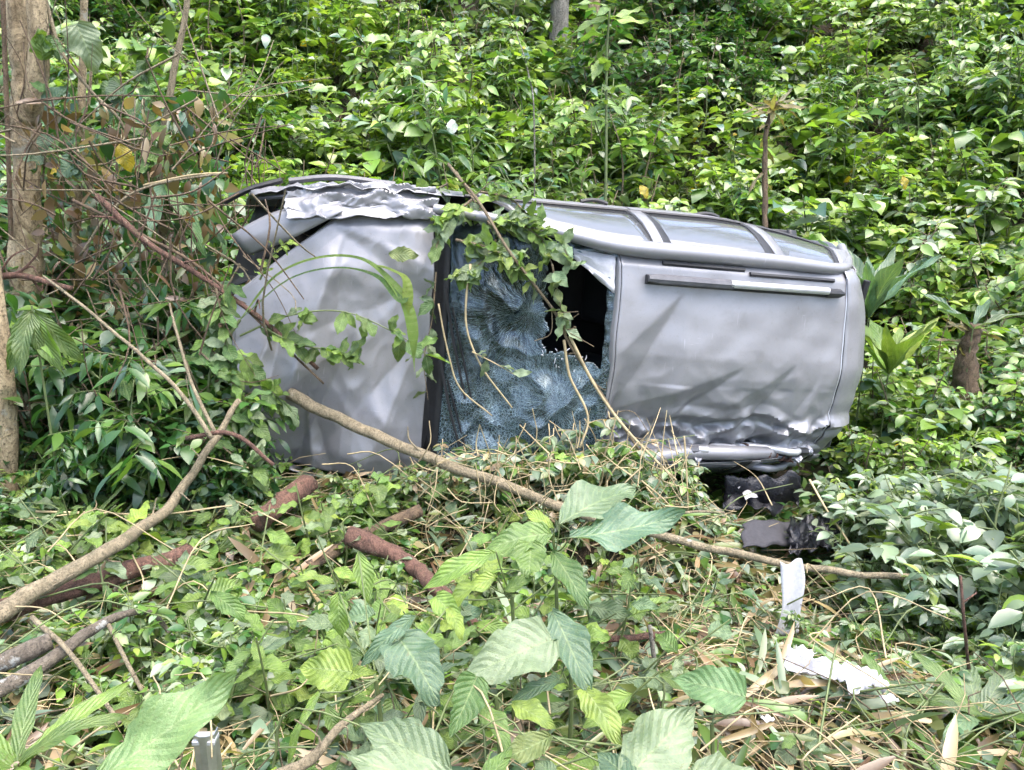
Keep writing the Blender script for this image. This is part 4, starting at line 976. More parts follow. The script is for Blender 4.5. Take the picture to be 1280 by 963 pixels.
branch('fallen_branch', 'reddish stick lying in cut straw behind the grey dead stem', [(760, 800, 0, 0.18), (800, 797, 0, 0.18), (838, 793, 0, 0.17)], .012, .014, 'redwood')
branch('dry_stalk', 'thin pale stem sticking out from under the crushed roof', [(1012, 600, 4.4), (1035, 640, 4.2), (1062, 680, 4.0)], .006, .005, 'straw', 'stalk')
branch('dry_stalk', 'broken straw stem poking up before the crushed roof', [(855, 545, 4.3), (858, 590, 4.25), (860, 640, 4.2)], .005, .004, 'straw', 'stalk')
branch('dry_stalk', 'short pale stick on the weeds before the crushed roof', [(830, 648, 0, 0.21), (865, 640, 0, 0.23), (905, 641, 0, 0.21)], .007, .006, 'palewood', 'stalk')
# tangle of thin dead twigs and creepers in the thicket
def tangle(name, label, cat, box, n, r, mat, ln, seed):
    rr = random.Random(seed); m = MB()
    for _ in range(n):
        a = P(rr.uniform(box[0], box[1]), rr.uniform(box[2], box[3]), rr.uniform(box[4], box[5])); l = rr.uniform(.4, 1.0) * ln
        d = Vector((rr.gauss(0, .8), rr.gauss(0, .4), rr.gauss(0, 1))).normalized() * l
        b = a + d; c = a.lerp(b, .5) + Vector((rr.gauss(0, .1), rr.gauss(0, .05), rr.gauss(-.05, .1))) * l
        rad = r * rr.uniform(.5, 1.5); cp = curve_pts([a, c, b], 3); m.tube(cp, [rad * (1 - .08 * i) for i in range(len(cp))], 4, False)
    tag(m.build(name, M[mat], None, sharp=False), label, cat, kind='stuff')
tangle('twig_tangle', 'tangle of thin dead twigs and creepers in the thicket beside the hood', 'twigs', (-20, 330, 120, 640, 4.05, 5.4), 250, .0045, 'deadwood', .7, 1)
tangle('creeper_tangle', 'pale dry creepers hanging through the thicket', 'creepers', (-20, 340, 60, 620, 4.2, 5.4), 60, .0045, 'palewood', 1.0, 2)
tangle('straw_tangle', 'dry straw stems tangled in the weed heap before the windscreen', 'straw', (520, 860, 560, 690, 3.7, 4.15), 170, .003, 'straw', .28, 3)
# ------------------------------------------------------------------ large-leaved plants in the foreground
RS = np.random.RandomState(77)
def C(k): return PAL[k]
def plant(name, label, root, leaves, stemmat='greenstem', r=.006, cat='plant', group=None):
    """leaves: (base px, py, d), (tip px, py, d), colour, shape, width scale, normal or None"""
    rp = P(*root); g = on_ground(rp); o = empty(name, g, 0, label, cat, group)
    hub = P(*root)
    m = MB(); m.tube(curve_pts([Vector((0, 0, -.05)), (hub - g) * .5 + Vector((.01, 0, 0)), hub - g], 4), [r * 1.3 - .3 * r * i / 8 for i in range(9)], 6); m.build('stem', M[stemmat], o)
    for a, b, c, sh, ws, nrm in leaves:
        A, Bp = P(*a), P(*b)
        if (A - hub).length > .03:
            m = MB(); m.tube(curve_pts([hub - g, (hub - g).lerp(A - g, .5) - Vector((0, 0, .015)), A - g], 3), r * .45, 5); m.build('leaf_stalk', M[stemmat], o)
        n = nrm or (rnd.uniform(-.3, .3), rnd.uniform(-.75, -.35), .85)
        leaf_obj(o, A, Bp - A, n, (Bp - A).length * 1.04, C(c) if isinstance(c, str) else c, sh, None, ws * .86)
    return o
plant('nettle_plant', 'plant with large grey green leaves standing where the long branch passes', (694, 690, 2.75), [
    ((700, 655, 2.75), (796, 590, 2.95), 'grey', 'ovate', 1.15, (-.2, -.5, .9)), ((712, 672, 2.7), (850, 660, 2.75), 'blue', 'ovate', .95, (0, -.4, 1)),
    ((690, 668, 2.7), (612, 668, 2.6), 'mid', 'ovate', 1.2, (.1, -.6, .9)), ((664, 678, 2.65), (660, 730, 2.5), 'mid', 'heart', 1.1, (0, -.9, .5)),
    ((692, 660, 2.75), (655, 640, 2.8), 'lime', 'ovate', 1.0, None), ((690, 690, 2.7), (735, 750, 2.5), 'dark', 'ovate', .9, None)])
plant('leafy_seedling', 'seedling with light green pointed leaves before the broken log', (640, 745, 2.55), [
    ((620, 690, 2.5), (520, 726, 2.45), 'bright', 'lance', 1.1, (.1, -.5, 1)), ((622, 722, 2.45), (540, 742, 2.4), 'lime', 'ovate', .8, (0, -.3, 1)),
    ((600, 720, 2.5), (628, 684, 2.6), 'lime', 'ovate', .9, None), ((545, 745, 2.45), (575, 780, 2.35), 'bright', 'heart', .9, None), ((630, 740, 2.5), (665, 720, 2.5), 'mid', 'ovate', 1, None)])
plant('broad_weed', 'weed with bright lime serrated leaf and grey green leaves', (470, 850, 2.15), [
    ((440, 840, 2.12), (366, 832, 2.1), 'lime', 'heart', 1.25, (.1, -.9, .7)), ((430, 846, 2.12), (468, 838, 2.1), 'lime', 'ovate', .9, None),
    ((500, 800, 2.25), (545, 855, 2.05), 'blue', 'heart', 1.1, (0, -.5, 1)), ((520, 770, 2.3), (440, 820, 2.15), 'blue', 'lance', 1.0, (.2, -.4, 1)),
    ((448, 690, 2.55), (462, 752, 2.45), 'bright', 'ovate', .9, (.3, -.9, .3)), ((424, 740, 2.45), (418, 800, 2.35), 'bright', 'ovate', 1.1, (-.2, -.9, .3)),
    ((410, 880, 2.05), (420, 925, 2.0), 'mid', 'ovate', 1.0, None), ((400, 866, 2.05), (330, 955, 1.9), 'bright', 'strap', 1.1, (-.4, -.5, .8)), ((560, 760, 2.4), (580, 788, 2.3), 'lime', 'ovate', 1, None)])
plant('dark_leaf_weed', 'weed with one dark bluish drooping leaf above pale litter', (712, 800, 2.35), [
    ((690, 764, 2.4), (738, 852, 2.15), 'blue', 'ovate', 1.0, (.1, -.7, .7)), ((690, 790, 2.35), (690, 852, 2.15), 'dark', 'ovate', .7, (-.6, -.6, .4)),
    ((724, 800, 2.35), (758, 792, 2.3), 'bright', 'heart', 1.1, None), ((700, 850, 2.2), (640, 862, 2.1), 'blue', 'lance', 1.1, None), ((730, 860, 2.2), (765, 905, 2.0), 'lime', 'ovate', 1.0, None)])
plant('broad_weed', 'weed with wide pale green leaf lying flat beside a dark green one', (620, 870, 2.1), [
    ((690, 800, 2.25), (580, 836, 2.1), 'pale', 'heart', .95, (0, -.6, 1)), ((596, 846, 2.1), (566, 918, 1.95), 'dark', 'heart', .9, (.2, -.8, .6)),
    ((640, 880, 2.1), (690, 900, 2.0), 'lime', 'ovate', 1.1, None), ((600, 880, 2.1), (640, 930, 1.95), 'mid', 'ovate', .9, None)])
plant('giant_leaf_plant', 'plant with giant pale veined leaves in front of the broad weeds', (520, 985, 1.65), [
    ((565, 968, 1.68), (452, 902, 1.75), 'grey', 'ovate', 1.2, (0, -.6, 1)), ((580, 985, 1.6), (425, 955, 1.62), 'pale', 'ovate', .85, (0, -.5, 1)), ((600, 990, 1.62), (640, 930, 1.7), 'mid', 'ovate', .9, None)])
plant('giant_leaf_plant', 'plant with one giant light green veined leaf covering a metal post', (180, 985, 1.6), [
    ((120, 975, 1.55), (302, 858, 1.72), (.20, .33, .12), 'ovate', .95, (-.1, -.65, .9)), ((160, 990, 1.55), (100, 1010, 1.5), 'bright', 'lance', 1.0, None)])
plant('giant_leaf_plant', 'plant with paired giant pale whitish leaves at the litter edge', (850, 990, 1.65), [
    ((772, 985, 1.62), (872, 882, 1.78), 'pale', 'ovate', 1.25, (.1, -.75, .8)), ((845, 985, 1.62), (978, 940, 1.7), 'pale', 'ovate', .85, (0, -.5, 1)),
    ((800, 990, 1.6), (745, 925, 1.68), 'blue', 'ovate', 1.1, (0, -.6, .9)), ((700, 985, 1.65), (668, 935, 1.72), 'grey', 'ovate', 1.0, None), ((690, 920, 1.8), (625, 955, 1.7), 'olive', 'ovate', 1.0, None)])
plant('curled_leaf_weed', 'weed with one curled two toned green leaf in the straw', (890, 905, 2.2), [
    ((932, 872, 2.2), (842, 842, 2.25), (.11, .22, .09), 'heart', 1.0, (0, -.7, .9)), ((900, 850, 2.3), (925, 835, 2.3), 'bright', 'heart', 1.0, None)])
def rosette(name, label, px, py, d, n, L, c, shape='strap', ws=1.0, up=.9, seed=0, cat='plant', group=None, spread=(0, 6.28)):
    rr = random.Random(seed); b = P(px, py, d) if d else PG(px, py, .07); g = on_ground(b)
    o = empty(name, g, 0, label, cat, group)
    m = MB(); m.tube([(0, 0, -.06), (0, 0, .03), b - g + Vector((0, 0, .01))] if (b - g).length > .06 else [(0, 0, -.06), (0, 0, .02), (0, 0, .05)], [.008, .007, .005], 6); m.build('stem', M['greenstem'], o)
    hub = b if (b - g).length > .06 else g + Vector((0, 0, .04))
    for k in range(n):
        a = spread[0] + (spread[1] - spread[0]) * (k + rr.uniform(-.3, .3)) / n
        dd = Vector((math.cos(a), math.sin(a), up * rr.uniform(.6, 1.4)))
        leaf_obj(o, hub + dd * .01, dd, (-dd.x * .6, -dd.y * .6 - .25, 1), L * rr.uniform(.7, 1.15), mixcols(RS, 1, c)[0], shape, rr.choice([0, 1, 2]), ws)
    return o
rosette('strap_leaf_plant', 'small agave like rosette of stiff grey green blades in the straw', 1222, 900, 0, 9, .34, dict(mid=2, grey=2, blue=1), 'strap', 1.5, .7, 3)
rosette('strap_leaf_plant', 'rosette of broad green blades beside the white papers', 1120, 880, 0, 7, .26, dict(mid=2, grey=2, bright=1), 'strap', 1.6, .6, 4)
rosette('strap_leaf_plant', 'pale strap leaved clump growing behind the white papers', 1180, 830, 0, 6, .26, dict(grey=3, mid=1), 'strap', 1.5, .8, 5)
rosette('strap_leaf_plant', 'arching bright green blades rising beside the lichen branches', 20, 960, 1.75, 7, .30, dict(bright=3, mid=1), 'strap', 1.5, .8, 6)
rosette('blue_leaf_plant', 'tall plant with broad bluish grey blades behind the tailgate', 1085, 400, 5.9, 9, .62, dict(blue=3, grey=2), 'lance', .7, 2.2, 7)
rosette('ginger_plant', 'ginger like plant with long bright leaves behind the tailgate', 1110, 470, 5.7, 12, .5, dict(bright=3, lime=1, mid=1), 'lance', .8, 1.6, 8)
rosette('banana_shoot', 'grey leaf blades fanning from the rotten stump', 1216, 412, 5.95, 5, .50, dict(blue=2, grey=2, olive=1), 'lance', .45, .5, 9)
rosette('ginger_plant', 'ginger like plant with long drooping leaves below the tan tree', 40, 385, 3.9, 14, .34, dict(mid=3, bright=2, dark=1), 'lance', .9, -1.6, 10)
rosette('ginger_plant', 'dark strap leaved plant in the shade of the thicket', 150, 470, 4.4, 10, .55, dict(deep=2, dark=2, mid=1), 'strap', 1.4, .5, 11)
rosette('ginger_plant', 'strap leaved plant hanging behind the car nose', 205, 230, 5.0, 8, .45, dict(dark=2, blue=2), 'lance', .7, -.7, 12)
rosette('grass_clump', 'clump of green grass blades at the forked branch foot', 100, 680, 0, 12, .30, dict(bright=2, mid=2), 'strap', .8, 1.2, 13)
rosette('grass_clump', 'clump of dark grass blades below the rotten tan stump', 30, 640, 0, 12, .34, dict(mid=2, dark=2), 'strap', .8, 1.0, 14)
rosette('broad_leaf_plant', 'cluster of wide green leaves lying under the forked branch end', 255, 690, 0, 8, .24, dict(mid=2, grey=2, bright=1), 'ovate', .85, .35, 15)
rosette('broad_leaf_plant', 'pale rounded leaves in the cut weeds below the splintered stump', 405, 665, 0, 7, .17, dict(pale=3, grey=2), 'heart', 1.0, .4, 16)
# long arching blades over the hood
o = empty('long_blade_grass', on_ground(P(250, 560, 4.2)), 0, 'tall grass with long bright blades arching over the hood', 'grass')
m = MB(); g = o.location; m.tube([p - g for p in curve_pts([g - Vector((0, 0, .05)), P(262, 470, 4.25), P(300, 400, 4.3)], 5)], .008, 6); m.build('stem', M['greenstem'], o)
def blade(ctrl, w, c, nrm=(0, -.6, .8)):
    pts = curve_pts([P(*q) - g for q in ctrl], 6); n = len(pts); m = MB(); v = []; f = []
    for i, p in enumerate(pts):
        t = (pts[min(i + 1, n - 1)] - pts[max(i - 1, 0)]).normalized(); s = t.cross(Vector(nrm)).normalized(); tq = i / (n - 1); ww = w * (.30 + .70 * sstep(.45, .80, tq)) * (1 - sstep(.86, 1.0, tq) * .98) * (.4 + .6 * sstep(0, .1, tq)) * (1 + .12 * noise.noise((i * .7, w * 90, 0)))
        up = Vector(nrm).normalized() * ww * .25
        v += [p + s * ww + up, p, p - s * ww + up]
    for i in range(n - 1):
        a = i * 3; f += [(a, a + 1, a + 4, a + 3), (a + 1, a + 2, a + 5, a + 4)]
    m.add(v, f); b = m.build('leaf', M['bigleaf'], o, sharp=False); b.data.uv_layers.new(name='UVMap'); b.color = (*C(c), 1)
blade([(300, 400, 4.3), (345, 345, 4.3), (400, 322, 4.3), (455, 325, 4.3), (495, 360, 4.25), (514, 400, 4.22), (518, 465, 4.2)], .028, 'bright')
blade([(300, 400, 4.3), (360, 350, 4.28), (420, 335, 4.28), (470, 345, 4.26), (500, 375, 4.22), (512, 372, 4.22)], .020, 'dark')
blade([(470, 332, 4.3), (490, 338, 4.26), (508, 352, 4.24), (510, 395, 4.22)], .026, 'lime')

# leafy twig resting on the hood, leafy branch on the pillar
def leafy(name, label, ctrls, nl, L, w, r=.006, mat='greenstem', shape='ovate', jit=.4):
    g = P(*ctrls[0][0]); o = empty(name, g, 0, label, 'branch')
    for ctrl in ctrls:
        cp = curve_pts([P(*c) for c in ctrl], 5); m = MB(); k = len(cp)
        m.tube([p - g for p in cp], [r * (1 - .7 * i / k) for i in range(k)], 5); m.build('twig', M[mat], o)
        for i in range(nl):
            t = rnd.uniform(.12, 1); p = cp[int(t * (k - 1))]; d = (cp[-1] - cp[0]).normalized()
            dd = d * .5 + Vector((rnd.gauss(0, .6), rnd.gauss(-.15, .3), rnd.gauss(-.1, .6)))
            leaf_obj(o, p, dd, (rnd.gauss(0, jit), rnd.gauss(-.5, jit), .8), L * rnd.uniform(.65, 1.25), mixcols(RS, 1, w)[0], shape, None, rnd.uniform(.85, 1.2))
    return o
leafy('leafy_twig', 'leafy green twig resting on the middle of the hood', [[(300, 420, 4.35), (360, 395, 4.36), (430, 390, 4.36), (500, 420, 4.34), (540, 450, 4.32)], [(330, 410, 4.35), (370, 430, 4.34), (420, 440, 4.33), (450, 455, 4.33)], [(300, 440, 4.34), (330, 480, 4.3), (370, 520, 4.25)]], 24, .125, dict(mid=3, dark=2, bright=2, grey=1))
leafy('leafy_twig', 'small bright leaved twig in the torn lamp opening', [[(325, 350, 4.42), (340, 320, 4.42), (362, 300, 4.42)]], 14, .06, dict(lime=2, bright=3))
leafy('broken_leafy_branch', 'broken branch with green leaves draped over the windscreen pillar', [[(570, 215, 4.95), (600, 262, 4.75), (640, 320, 4.5), (670, 360, 4.42)], [(590, 250, 4.75), (560, 275, 4.65), (545, 310, 4.56)], [(610, 280, 4.68), (640, 275, 4.62), (680, 300, 4.55)], [(620, 300, 4.6), (600, 330, 4.52), (575, 340, 4.5)], [(560, 230, 4.9), (520, 250, 4.85), (490, 262, 4.8)], [(600, 240, 4.9), (640, 250, 4.8), (670, 285, 4.62), (690, 330, 4.5)], [(570, 300, 4.56), (610, 310, 4.5), (650, 330, 4.46)]], 30, .115, dict(mid=3, bright=3, pale=2, grey=2, lime=1), .008, 'twig')
leafy('broken_leafy_branch', 'wilted leafy stem hanging down beside the hole in the windscreen', [[(690, 330, 4.4), (700, 380, 4.38), (708, 420, 4.36)], [(700, 350, 4.4), (712, 330, 4.4), (700, 300, 4.42)]], 14, .105, dict(pale=3, grey=3, olive=1), .006, 'twig')
leafy('wilted_stem', 'wilted grey leaved stem hanging along the cowl', [[(545, 340, 4.58), (540, 400, 4.54), (530, 450, 4.5), (535, 500, 4.46)]], 14, .105, dict(grey=3, pale=3, dark=1), .005, 'twig')
leafy('wilted_stem', 'pale wilted stem with grey leaves beneath the crazed glass', [[(590, 440, 4.4), (620, 455, 4.38), (645, 470, 4.36)]], 6, .085, dict(pale=3, grey=2), .004, 'straw')
leafy('leafy_twig', 'green leafy twigs hanging in front of the car nose', [[(270, 360, 4.3), (280, 420, 4.25), (290, 470, 4.2)], [(250, 440, 4.2), (300, 490, 4.15), (320, 540, 4.1)], [(240, 500, 4.1), (280, 560, 4.0), (330, 590, 4.0)], [(300, 330, 4.35), (270, 390, 4.3), (262, 450, 4.25)]], 24, .12, dict(mid=2, dark=3, pale=1, bright=1), .006, 'twig')
leafy('leafy_creeper', 'creeper with heart shaped leaves climbing the second tan stem', [[(52, 240, 4.75), (60, 150, 4.7), (55, 60, 4.68), (70, 0, 4.7)], [(60, 180, 4.72), (90, 200, 4.7), (120, 190, 4.72)]], 11, .13, dict(blue=2, dark=2, bright=1), .006, 'twig', 'heart')
leafy('leafy_creeper', 'creeper with large dark leaves in front of the leaning sapling', [[(185, 60, 5.2), (180, 140, 5.1), (190, 220, 5.0)], [(150, 90, 5.2), (160, 180, 5.1)]], 12, .17, dict(blue=2, dark=3, mid=1, grey=1), .006, 'twig', 'heart')
# single leaves that stand out
def lone(name, label, a, b, c, shape, ws, nrm):
    A, Bp = P(*a), P(*b); o = leaf_obj(None, A, Bp - A, nrm, (Bp - A).length * 1.03, C(c) if isinstance(c, str) else c, shape, 1, ws); o.name = name; tag(o, label, 'leaf'); return o
lone('yellow_leaf', 'withered bright yellow leaf hanging in the thicket', (150, 180, 4.7), (162, 218, 4.68), 'yellow', 'ovate', 1.2, (.2, -1, .3))
lone('yellow_leaf', 'small yellow leaf below the hanging yellow leaf', (75, 212, 4.7), (58, 214, 4.68), 'yellow', 'ovate', 1.1, (0, -.8, .6))
lone('yellow_leaf', 'yellow leaf near a bare hollow in the slope', (1128, 220, 7.0), (1136, 236, 6.95), 'yellow', 'ovate', 1.2, (0, -.8, .6))
lone('yellow_leaf', 'yellow dying leaf low in the thicket by the rotten stump', (92, 566, 3.9), (104, 592, 3.88), 'yellow', 'lance', 1.2, (0, -.9, .5))
lone('yellow_leaf', 'yellow leaf just above the car roof', (800, 232, 6.6), (812, 246, 6.55), 'yellow', 'ovate', 1.3, (0, -.8, .6))
lone('dead_leaf', 'folded orange brown dead leaf hanging on a thicket twig', (128, 208, 4.7), (148, 246, 4.68), (.36, .2, .08), 'lance', 1.0, (.3, -1, .3))
lone('pale_leaf', 'oval pale green leaf stuck flat on the upper hood', (486, 318, 4.53), (523, 317, 4.50), 'olive', 'ovate', 1.05, (0, -1, .3))
lone('grey_leaf', 'large whitish torn leaf hanging high in the thicket', (95, 30, 4.8), (122, 88, 4.75), 'pale', 'heart', 1.0, (.3, -.9, .4))
lone('grey_leaf', 'white backed leaf upright on the slope above the hood', (566, 168, 6.6), (564, 146, 6.6), (.55, .6, .58), 'ovate', 1.4, (0, -1, .2))

# ------------------------------------------------------------------ weeds with separate leaves over the clearing
def weed(x, y, h, nl, L, shape, w, name, label, group, ws=1.0):
    g = Vector((x, y, ground_z(x, y))); o = empty(name, g, 0, label, 'weed', group)
    lean = Vector((rnd.gauss(0, .5), rnd.gauss(-.1, .45), 1)) * h
    pts = curve_pts([Vector((0, 0, -.05)), lean * .5 + Vector((rnd.gauss(0, .03), rnd.gauss(0, .03), 0)), lean], 4); m = MB()
    m.tube(pts, [.006 - .0004 * i for i in range(9)], 5); m.build('stem', M['greenstem'], o)
    for k in range(nl):
        t = .25 + .75 * k / nl; p = g + pts[int(t * 8)]; a = k * 2.4 + rnd.uniform(-.4, .4)
        d = Vector((math.cos(a), math.sin(a), rnd.uniform(-.35, .45)))
        leaf_obj(o, p + d * .012, d, (rnd.gauss(0, .3), rnd.gauss(-.35, .3), 1), L * rnd.uniform(.6, 1.15) * (1.15 - .4 * t), mixcols(RS, 1, w)[0], shape, None, ws * rnd.uniform(.85, 1.2))
WK = [('ovate', dict(mid=3, bright=3, lime=1, pale=1), 'green_weed', 'mid green weed with oval leaves in the clearing'),
      ('ovate', dict(pale=3, grey=3, mid=1), 'pale_weed', 'pale grey green weed with oval leaves in the clearing'),
      ('heart', dict(bright=3, lime=2, mid=1), 'bright_weed', 'bright green weed with broad leaves in the clearing'),
      ('lance', dict(mid=3, dark=2, blue=1), 'narrow_weed', 'dark weed with narrow pointed leaves in the clearing')]
i = 0
while i < 150:
    y = 1.75 + 2.7 * rnd.random() ** .9; x = rnd.uniform(-1, 1) * (y * .60 + .15)
    if y > 4.3 and -1.3 < x < 2: continue
    if .85 < x < 1.6 and 2.9 < y < 4.4: continue
    clear = .35 < x < 1.7 and 1.9 < y < 3.3
    if clear and rnd.random() < .82: continue
    k = rnd.choice([0, 0, 1, 2, 3] if x < .6 else [0, 1, 1, 1, 3])
    near = y < 2.5
    weed(x, y, rnd.uniform(.14, .42) * (.7 if near else 1), rnd.randint(7, 12), rnd.uniform(.085, .165), *WK[k][:2], WK[k][2], WK[k][3], WK[k][2].replace('_', ' ') + 's in the clearing'); i += 1

for j in range(20):
    y = rnd.uniform(2.35, 3.75); x = rnd.uniform(-.5, .16) * y
    weed(x, y, rnd.uniform(.30, .55), rnd.randint(7, 10), rnd.uniform(.16, .23), ('ovate', 'ovate', 'lance')[j % 3], dict(mid=3, bright=2, grey=2, pale=1, blue=1), 'tall_weed', ('tall weed with large oval leaves bent over in the clearing', 'tall weed with large oval leaves bent over in the clearing', 'tall weed with long narrow leaves bent over in the clearing')[j % 3], ('tall oval leaved weeds in the clearing', 'tall oval leaved weeds in the clearing', 'tall narrow leaved weeds in the clearing')[j % 3], .9)

# ------------------------------------------------------------------ ground cover, litter, straw (uncountable)
def cover(name, label, cat, N, xr, yr, zr, L, shapes, w, seed, flat=.5, dens=None):
    rs = np.random.RandomState(seed); ls = LeafSet(); B_ = []
    while len(B_) < N:
        y = rs.uniform(*yr); x = rs.uniform(-1, 1) * xr
        if dens and rs.rand() > dens(x, y): continue
        B_.append((x, y, ground_z(x, y) + rs.uniform(*zr) * (.4 + .6 * rs.rand())))
    B_ = np.array(B_); a = rs.uniform(0, 6.28, N); D = np.stack([np.cos(a), np.sin(a), rs.normal(0, .35, N)], 1); Nn = rs.normal(0, flat, (N, 3)) + (0, -.15, 1)
    cl = mixcols(rs, N, w); ll = rs.uniform(.55, 1.3, N) * L; wh = rs.randint(0, len(shapes), N); v3 = rs.randint(0, 3, N)
    for i, sname in enumerate(shapes):
        for k in range(3):
            s = (wh == i) & (v3 == k)
            if s.any(): ls.add(LOW[sname][k] if sname != 'strap' else STR[k], B_[s], D[s], Nn[s], ll[s], cl[s], rs.uniform(.75, 1.25, s.sum()))
    tag(link_mesh(name, ls.mesh(name, M['leaf'])), label, cat, kind='stuff')
STR = [leaf_geo('strap', .3, d, 0, 1, 5) for d in (.2, .6, 1.0)]
def bare(x, y): return math.exp(-((x - 1.05) / .7) ** 2 - ((y - 2.55) / .75) ** 2)
cover('ground_cover', 'small leafy ground cover over the clearing', 'ground cover', 17000, 4.0, (1.3, 5.2), (.0, .16), .070, ['ovate', 'ovate', 'heart'], dict(mid=4, dark=3, bright=2, pale=3, grey=2, olive=2, lime=.8, brown=.5), 1, .5, lambda x, y: 1 - .85 * bare(x, y))
cover('leaf_litter', 'brown and grey fallen leaves on the soil of the clearing', 'leaf litter', 9000, 4.2, (1.0, 5.5), (.0, .05), .075, ['ovate', 'lance'], dict(brown=5, tan=3, olive=2, grey=1.5, pale=1), 2, .35)
cover('cut_grass', 'cut and trampled grass blades strewn over the clearing', 'cut grass', 13000, 3.6, (1.4, 5.0), (.0, .14), .20, ['strap'], dict(tan=4, olive=4, grey=2, pale=2, mid=2, brown=2), 3, .5)
cover('slope_litter', 'dead leaves and low seedlings under the slope shrubs', 'leaf litter', 9000, 9.5, (6.2, 14.5), (.0, .12), .11, ['ovate', 'heart'], dict(brown=3, dark=3, mid=3, olive=2, deep=2), 4, .5)
cover('fringe_cover', 'low green seedlings crowding under the shrubs around the wreck', 'ground cover', 6000, 5.0, (4.6, 7.2), (.0, .25), .085, ['ovate', 'heart'], dict(mid=3, dark=4, bright=1.5, deep=2, pale=1), 5, .5)
def hanging(name, label, cat, N, box, L, shapes, w, seed):
    rs = np.random.RandomState(seed); ls = LeafSet()
    B_ = np.array([tuple(P(rs.uniform(box[0], box[1]), rs.uniform(box[2], box[3]), rs.uniform(box[4], box[5]))) for _ in range(N)])
    D = rs.normal(0, .5, (N, 3)) + (0, -.1, -.7); Nn = rs.normal(0, .5, (N, 3)) + (0, -.8, .3); cl = mixcols(rs, N, w); wh = rs.randint(0, len(shapes), N)
    for i, sn in enumerate(shapes):
        s = wh == i; ls.add(LOW[sn][i % 3], B_[s], D[s], Nn[s], rs.uniform(.5, 1.3, s.sum()) * L, cl[s])
    tag(link_mesh(name, ls.mesh(name, M['leaf'])), label, cat, kind='stuff')
hanging('hanging_dead_leaves', 'dead brown leaves caught in the twigs of the thicket', 'dead leaves', 1100, (20, 280, 120, 560, 4.6, 5.6), .11, ['lance', 'ovate', 'strap'], dict(brown=4, tan=1.5, olive=1), 21)
hanging('creeper_leaves', 'dark creeper leaves hanging through the thicket', 'creeper', 1100, (55, 285, 110, 600, 4.95, 5.9), .11, ['ovate', 'heart', 'lance'], dict(deep=3, dark=3, mid=2, blue=1), 22)
def straw(name, label, N, seed, yr, r, ln, mat, top=.14):
    rr = random.Random(seed); m = MB()
    for _ in range(N):
        y = rr.uniform(*yr); x = rr.uniform(-1, 1) * (y * .62 + .2); z = ground_z(x, y) + rr.uniform(.01, top); a = rr.uniform(0, 6.28); l = ln * rr.uniform(.4, 1.2)
        d = Vector((math.cos(a), math.sin(a), rr.gauss(0, .25))) * l; p = Vector((x, y, z)); q = p + d; q.z = max(q.z, ground_z(q.x, q.y) + .005)
        c = p.lerp(q, .5) + Vector((rr.gauss(0, .02), rr.gauss(0, .02), rr.uniform(0, .03)))
        if ln > .4: c = c + Vector((rr.gauss(0, .09), rr.gauss(0, .09), rr.uniform(.0, .10)))
        cp = curve_pts([p, c, q], 4 if ln > .4 else 1)
        m.tube(cp, [r * (1 - .5 * i / len(cp)) for i in range(len(cp))], 4 if ln > .4 else 3, False)
    tag(m.build(name, M[mat], None, sharp=False), label, 'straw', kind='stuff')
straw('dry_straw', 'dry pale straw scattered over the clearing', 2100, 5, (1.5, 4.8), .0024, .26, 'straw')
straw('bent_stems', 'bent pale green stems of crushed weeds over the clearing', 170, 9, (1.7, 4.5), .0040, .50, 'greenstem', .30)
straw('broken_stalks', 'broken straw coloured stalks sticking out of the crushed weeds', 110, 10, (1.7, 4.5), .0038, .45, 'straw', .34)
straw('dead_twigs', 'thin dead brown twigs scattered over the clearing', 700, 6, (1.5, 4.8), .0034, .30, 'twig')

# ------------------------------------------------------------------ litter and debris
def sheet(name, label, cat, mat, fn, nu, nv, solid=.002, kids=None):
    m = MB(); pts = [fn(i / nu, j / nv) for i in range(nu + 1) for j in range(nv + 1)]
    g = Vector((sum(p.x for p in pts) / len(pts), sum(p.y for p in pts) / len(pts), min(p.z for p in pts)))
    m.grid(lambda u, v: fn(u, v) - g, nu, nv); o = m.build(name, M[mat], None, solid=solid); o.location = g; return tag(o, label, cat)
def strip(u, v):
    w = .5 + .06 * math.sin(v * 5)
    a = P(989 + (u - .5) * 27 * (1 + .12 * math.sin(v * 7)) - 3 * v + 3 * math.sin(v * 4), 702 + v * 92 + 3 * math.sin(u * 5), 3.515 - .05 * v)
    return a + Vector((0, -.010 * math.sin(u * 6 + v * 3), 0))
sheet('cloth_strip', 'white cloth strip hanging from the long fallen branch', 'cloth', 'cloth', strip, 8, 24)
def flat_sheet(cx, cy, d, w, h, rz, amp, seed):
    c = PG(cx, cy, .17); gz = c.z - .03
    def fn(u, v):
        x = (u - .5) * w; y = (v - .5) * h; X = c.x + x * math.cos(rz) - y * math.sin(rz); Y = c.y + x * math.sin(rz) + y * math.cos(rz)
        return Vector((X, Y, max(ground_z(X, Y) + .01, gz) + amp * noise.noise((u * 3, v * 3, seed)) + amp * .6 * noise.noise((u * 8, v * 8, seed)) + amp * .8))
    return fn
sheet('paper_scrap', 'crumpled white paper strip on the straw', 'paper', 'paper', flat_sheet(1035, 842, 2.55, .30, .09, -.45, .06, 1), 22, 10)
sheet('paper_scrap', 'torn white tissue beside the crumpled paper strip', 'paper', 'cloth', flat_sheet(1078, 855, 2.5, .15, .09, .3, .05, 2), 12, 8)
sheet('paper_scrap', 'folded white paper leaning under the hanging cloth strip', 'paper', 'paper', flat_sheet(1005, 815, 2.62, .08, .07, .8, .03, 3), 6, 6)
sheet('paper_scrap', 'small white paper flake at the blade rosette', 'paper', 'paper', flat_sheet(1112, 868, 2.5, .05, .04, .2, .015, 4), 5, 5)
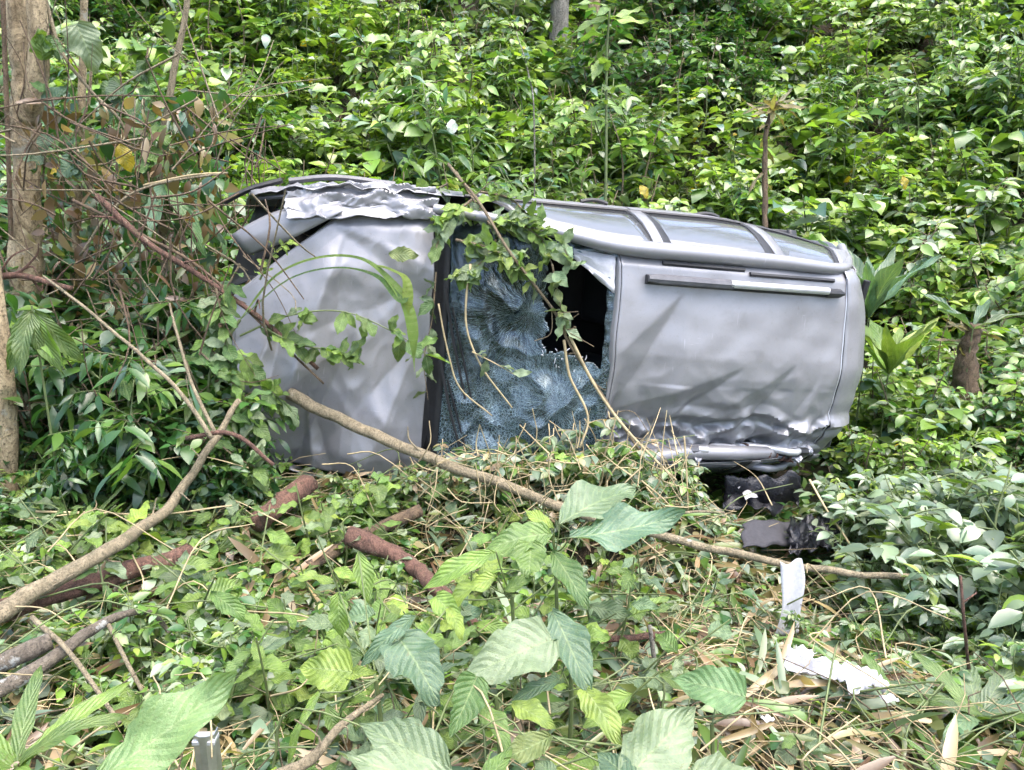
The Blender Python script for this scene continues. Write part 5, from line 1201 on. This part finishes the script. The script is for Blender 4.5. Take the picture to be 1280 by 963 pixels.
sheet('paper_scrap', 'tiny pinkish paper scrap in the straw', 'paper', 'paper', flat_sheet(960, 892, 2.3, .035, .03, .5, .012, 5), 4, 4)
sheet('rag', 'crumpled greyish white rag in the weeds below the red log', 'rag', 'cloth', flat_sheet(318, 806, 2.45, .13, .07, .2, .03, 6), 12, 8)
def matfn(u, v):
    a = PG(928 + 68 * u + 5 * noise.noise((v * 3, 1, 0)), 655 + 34 * v * (1 - .35 * abs(u - .4)) - 6 * u + 5 * noise.noise((u * 4, 2, 0)), .20); return a + Vector((0, 0, .02 * math.sin(u * 5) + .012 * noise.noise((u * 4, v * 4, 2))))
sheet('floor_mat', 'torn black felt mat lying before the crushed roof', 'mat', 'mat', matfn, 14, 8, .008)
def bagfn(u, v):
    a = PG(986 + 66 * u + 9 * noise.noise((v * 4, 3, 0)), 648 + 40 * v + 10 * noise.noise((u * 4, 5, 0)), .24); s = math.sin(u * math.pi) * math.sin(v * math.pi)
    return a + Vector((0, -.05 * s, .05 * s + .05 * noise.noise((u * 6, v * 6, 3)) + .03 * noise.noise((u * 14, v * 14, 5))))
sheet('plastic_bag', 'crumpled shiny black plastic bag beside the torn felt mat', 'bag', 'bag', bagfn, 34, 24, .002)
def bag2(u, v):
    a = PG(905 + 95 * u + 12 * noise.noise((v * 4, 7, 0)), 596 + 40 * v + 12 * noise.noise((u * 4, 8, 0)), .18, 4.9); s = math.sin(u * math.pi) * math.sin(v * math.pi)
    return a + Vector((0, -.05 * s, .04 * s + .05 * noise.noise((u * 5, v * 5, 8)) + .02 * noise.noise((u * 13, v * 13, 5))))
sheet('black_liner', 'torn black plastic liner spilling from under the crushed roof', 'liner', 'bag', bag2, 30, 18, .003)
for k, (a, b) in enumerate((((922, 606), .035), ((934, 618), .06))):
    sheet('paper_scrap', ('tiny white scrap on the torn black liner', 'white paper scrap lying on the torn black liner')[k], 'paper', 'paper', (lambda a, b: lambda u, v: PG(a[0] + (u - .5) * b * 260 + v * 4, a[1] + (v - .5) * b * 150 - u * 5, .25) + Vector((0, -.03, .0 + .008 * math.sin(u * 5))))(a, b), 5, 4)
# metal post under the giant leaf
b = P(256, 915, 1.85); g = on_ground(b)
o = empty('metal_post', g, 0, 'short silver metal post standing under the giant light green leaf', 'post')
m = MB(); h = b.z - g.z
m.grid(lambda u, v: Vector((.024 * (-1, -1, -.3, .3, 1, 1)[int(u * 5 + .01)], (.018, -.010, -.018, -.018, -.010, .018)[int(u * 5 + .01)], -.1 + (h + .1) * v)), 5, 4); m.build('post_channel', M['chrome'], o, smooth=False, solid=.003)
m = MB(); m.box((0, 0, h - .02), (.056, .04, .012)); m.build('post_cap', M['railsilver'], o, bevel=.002)
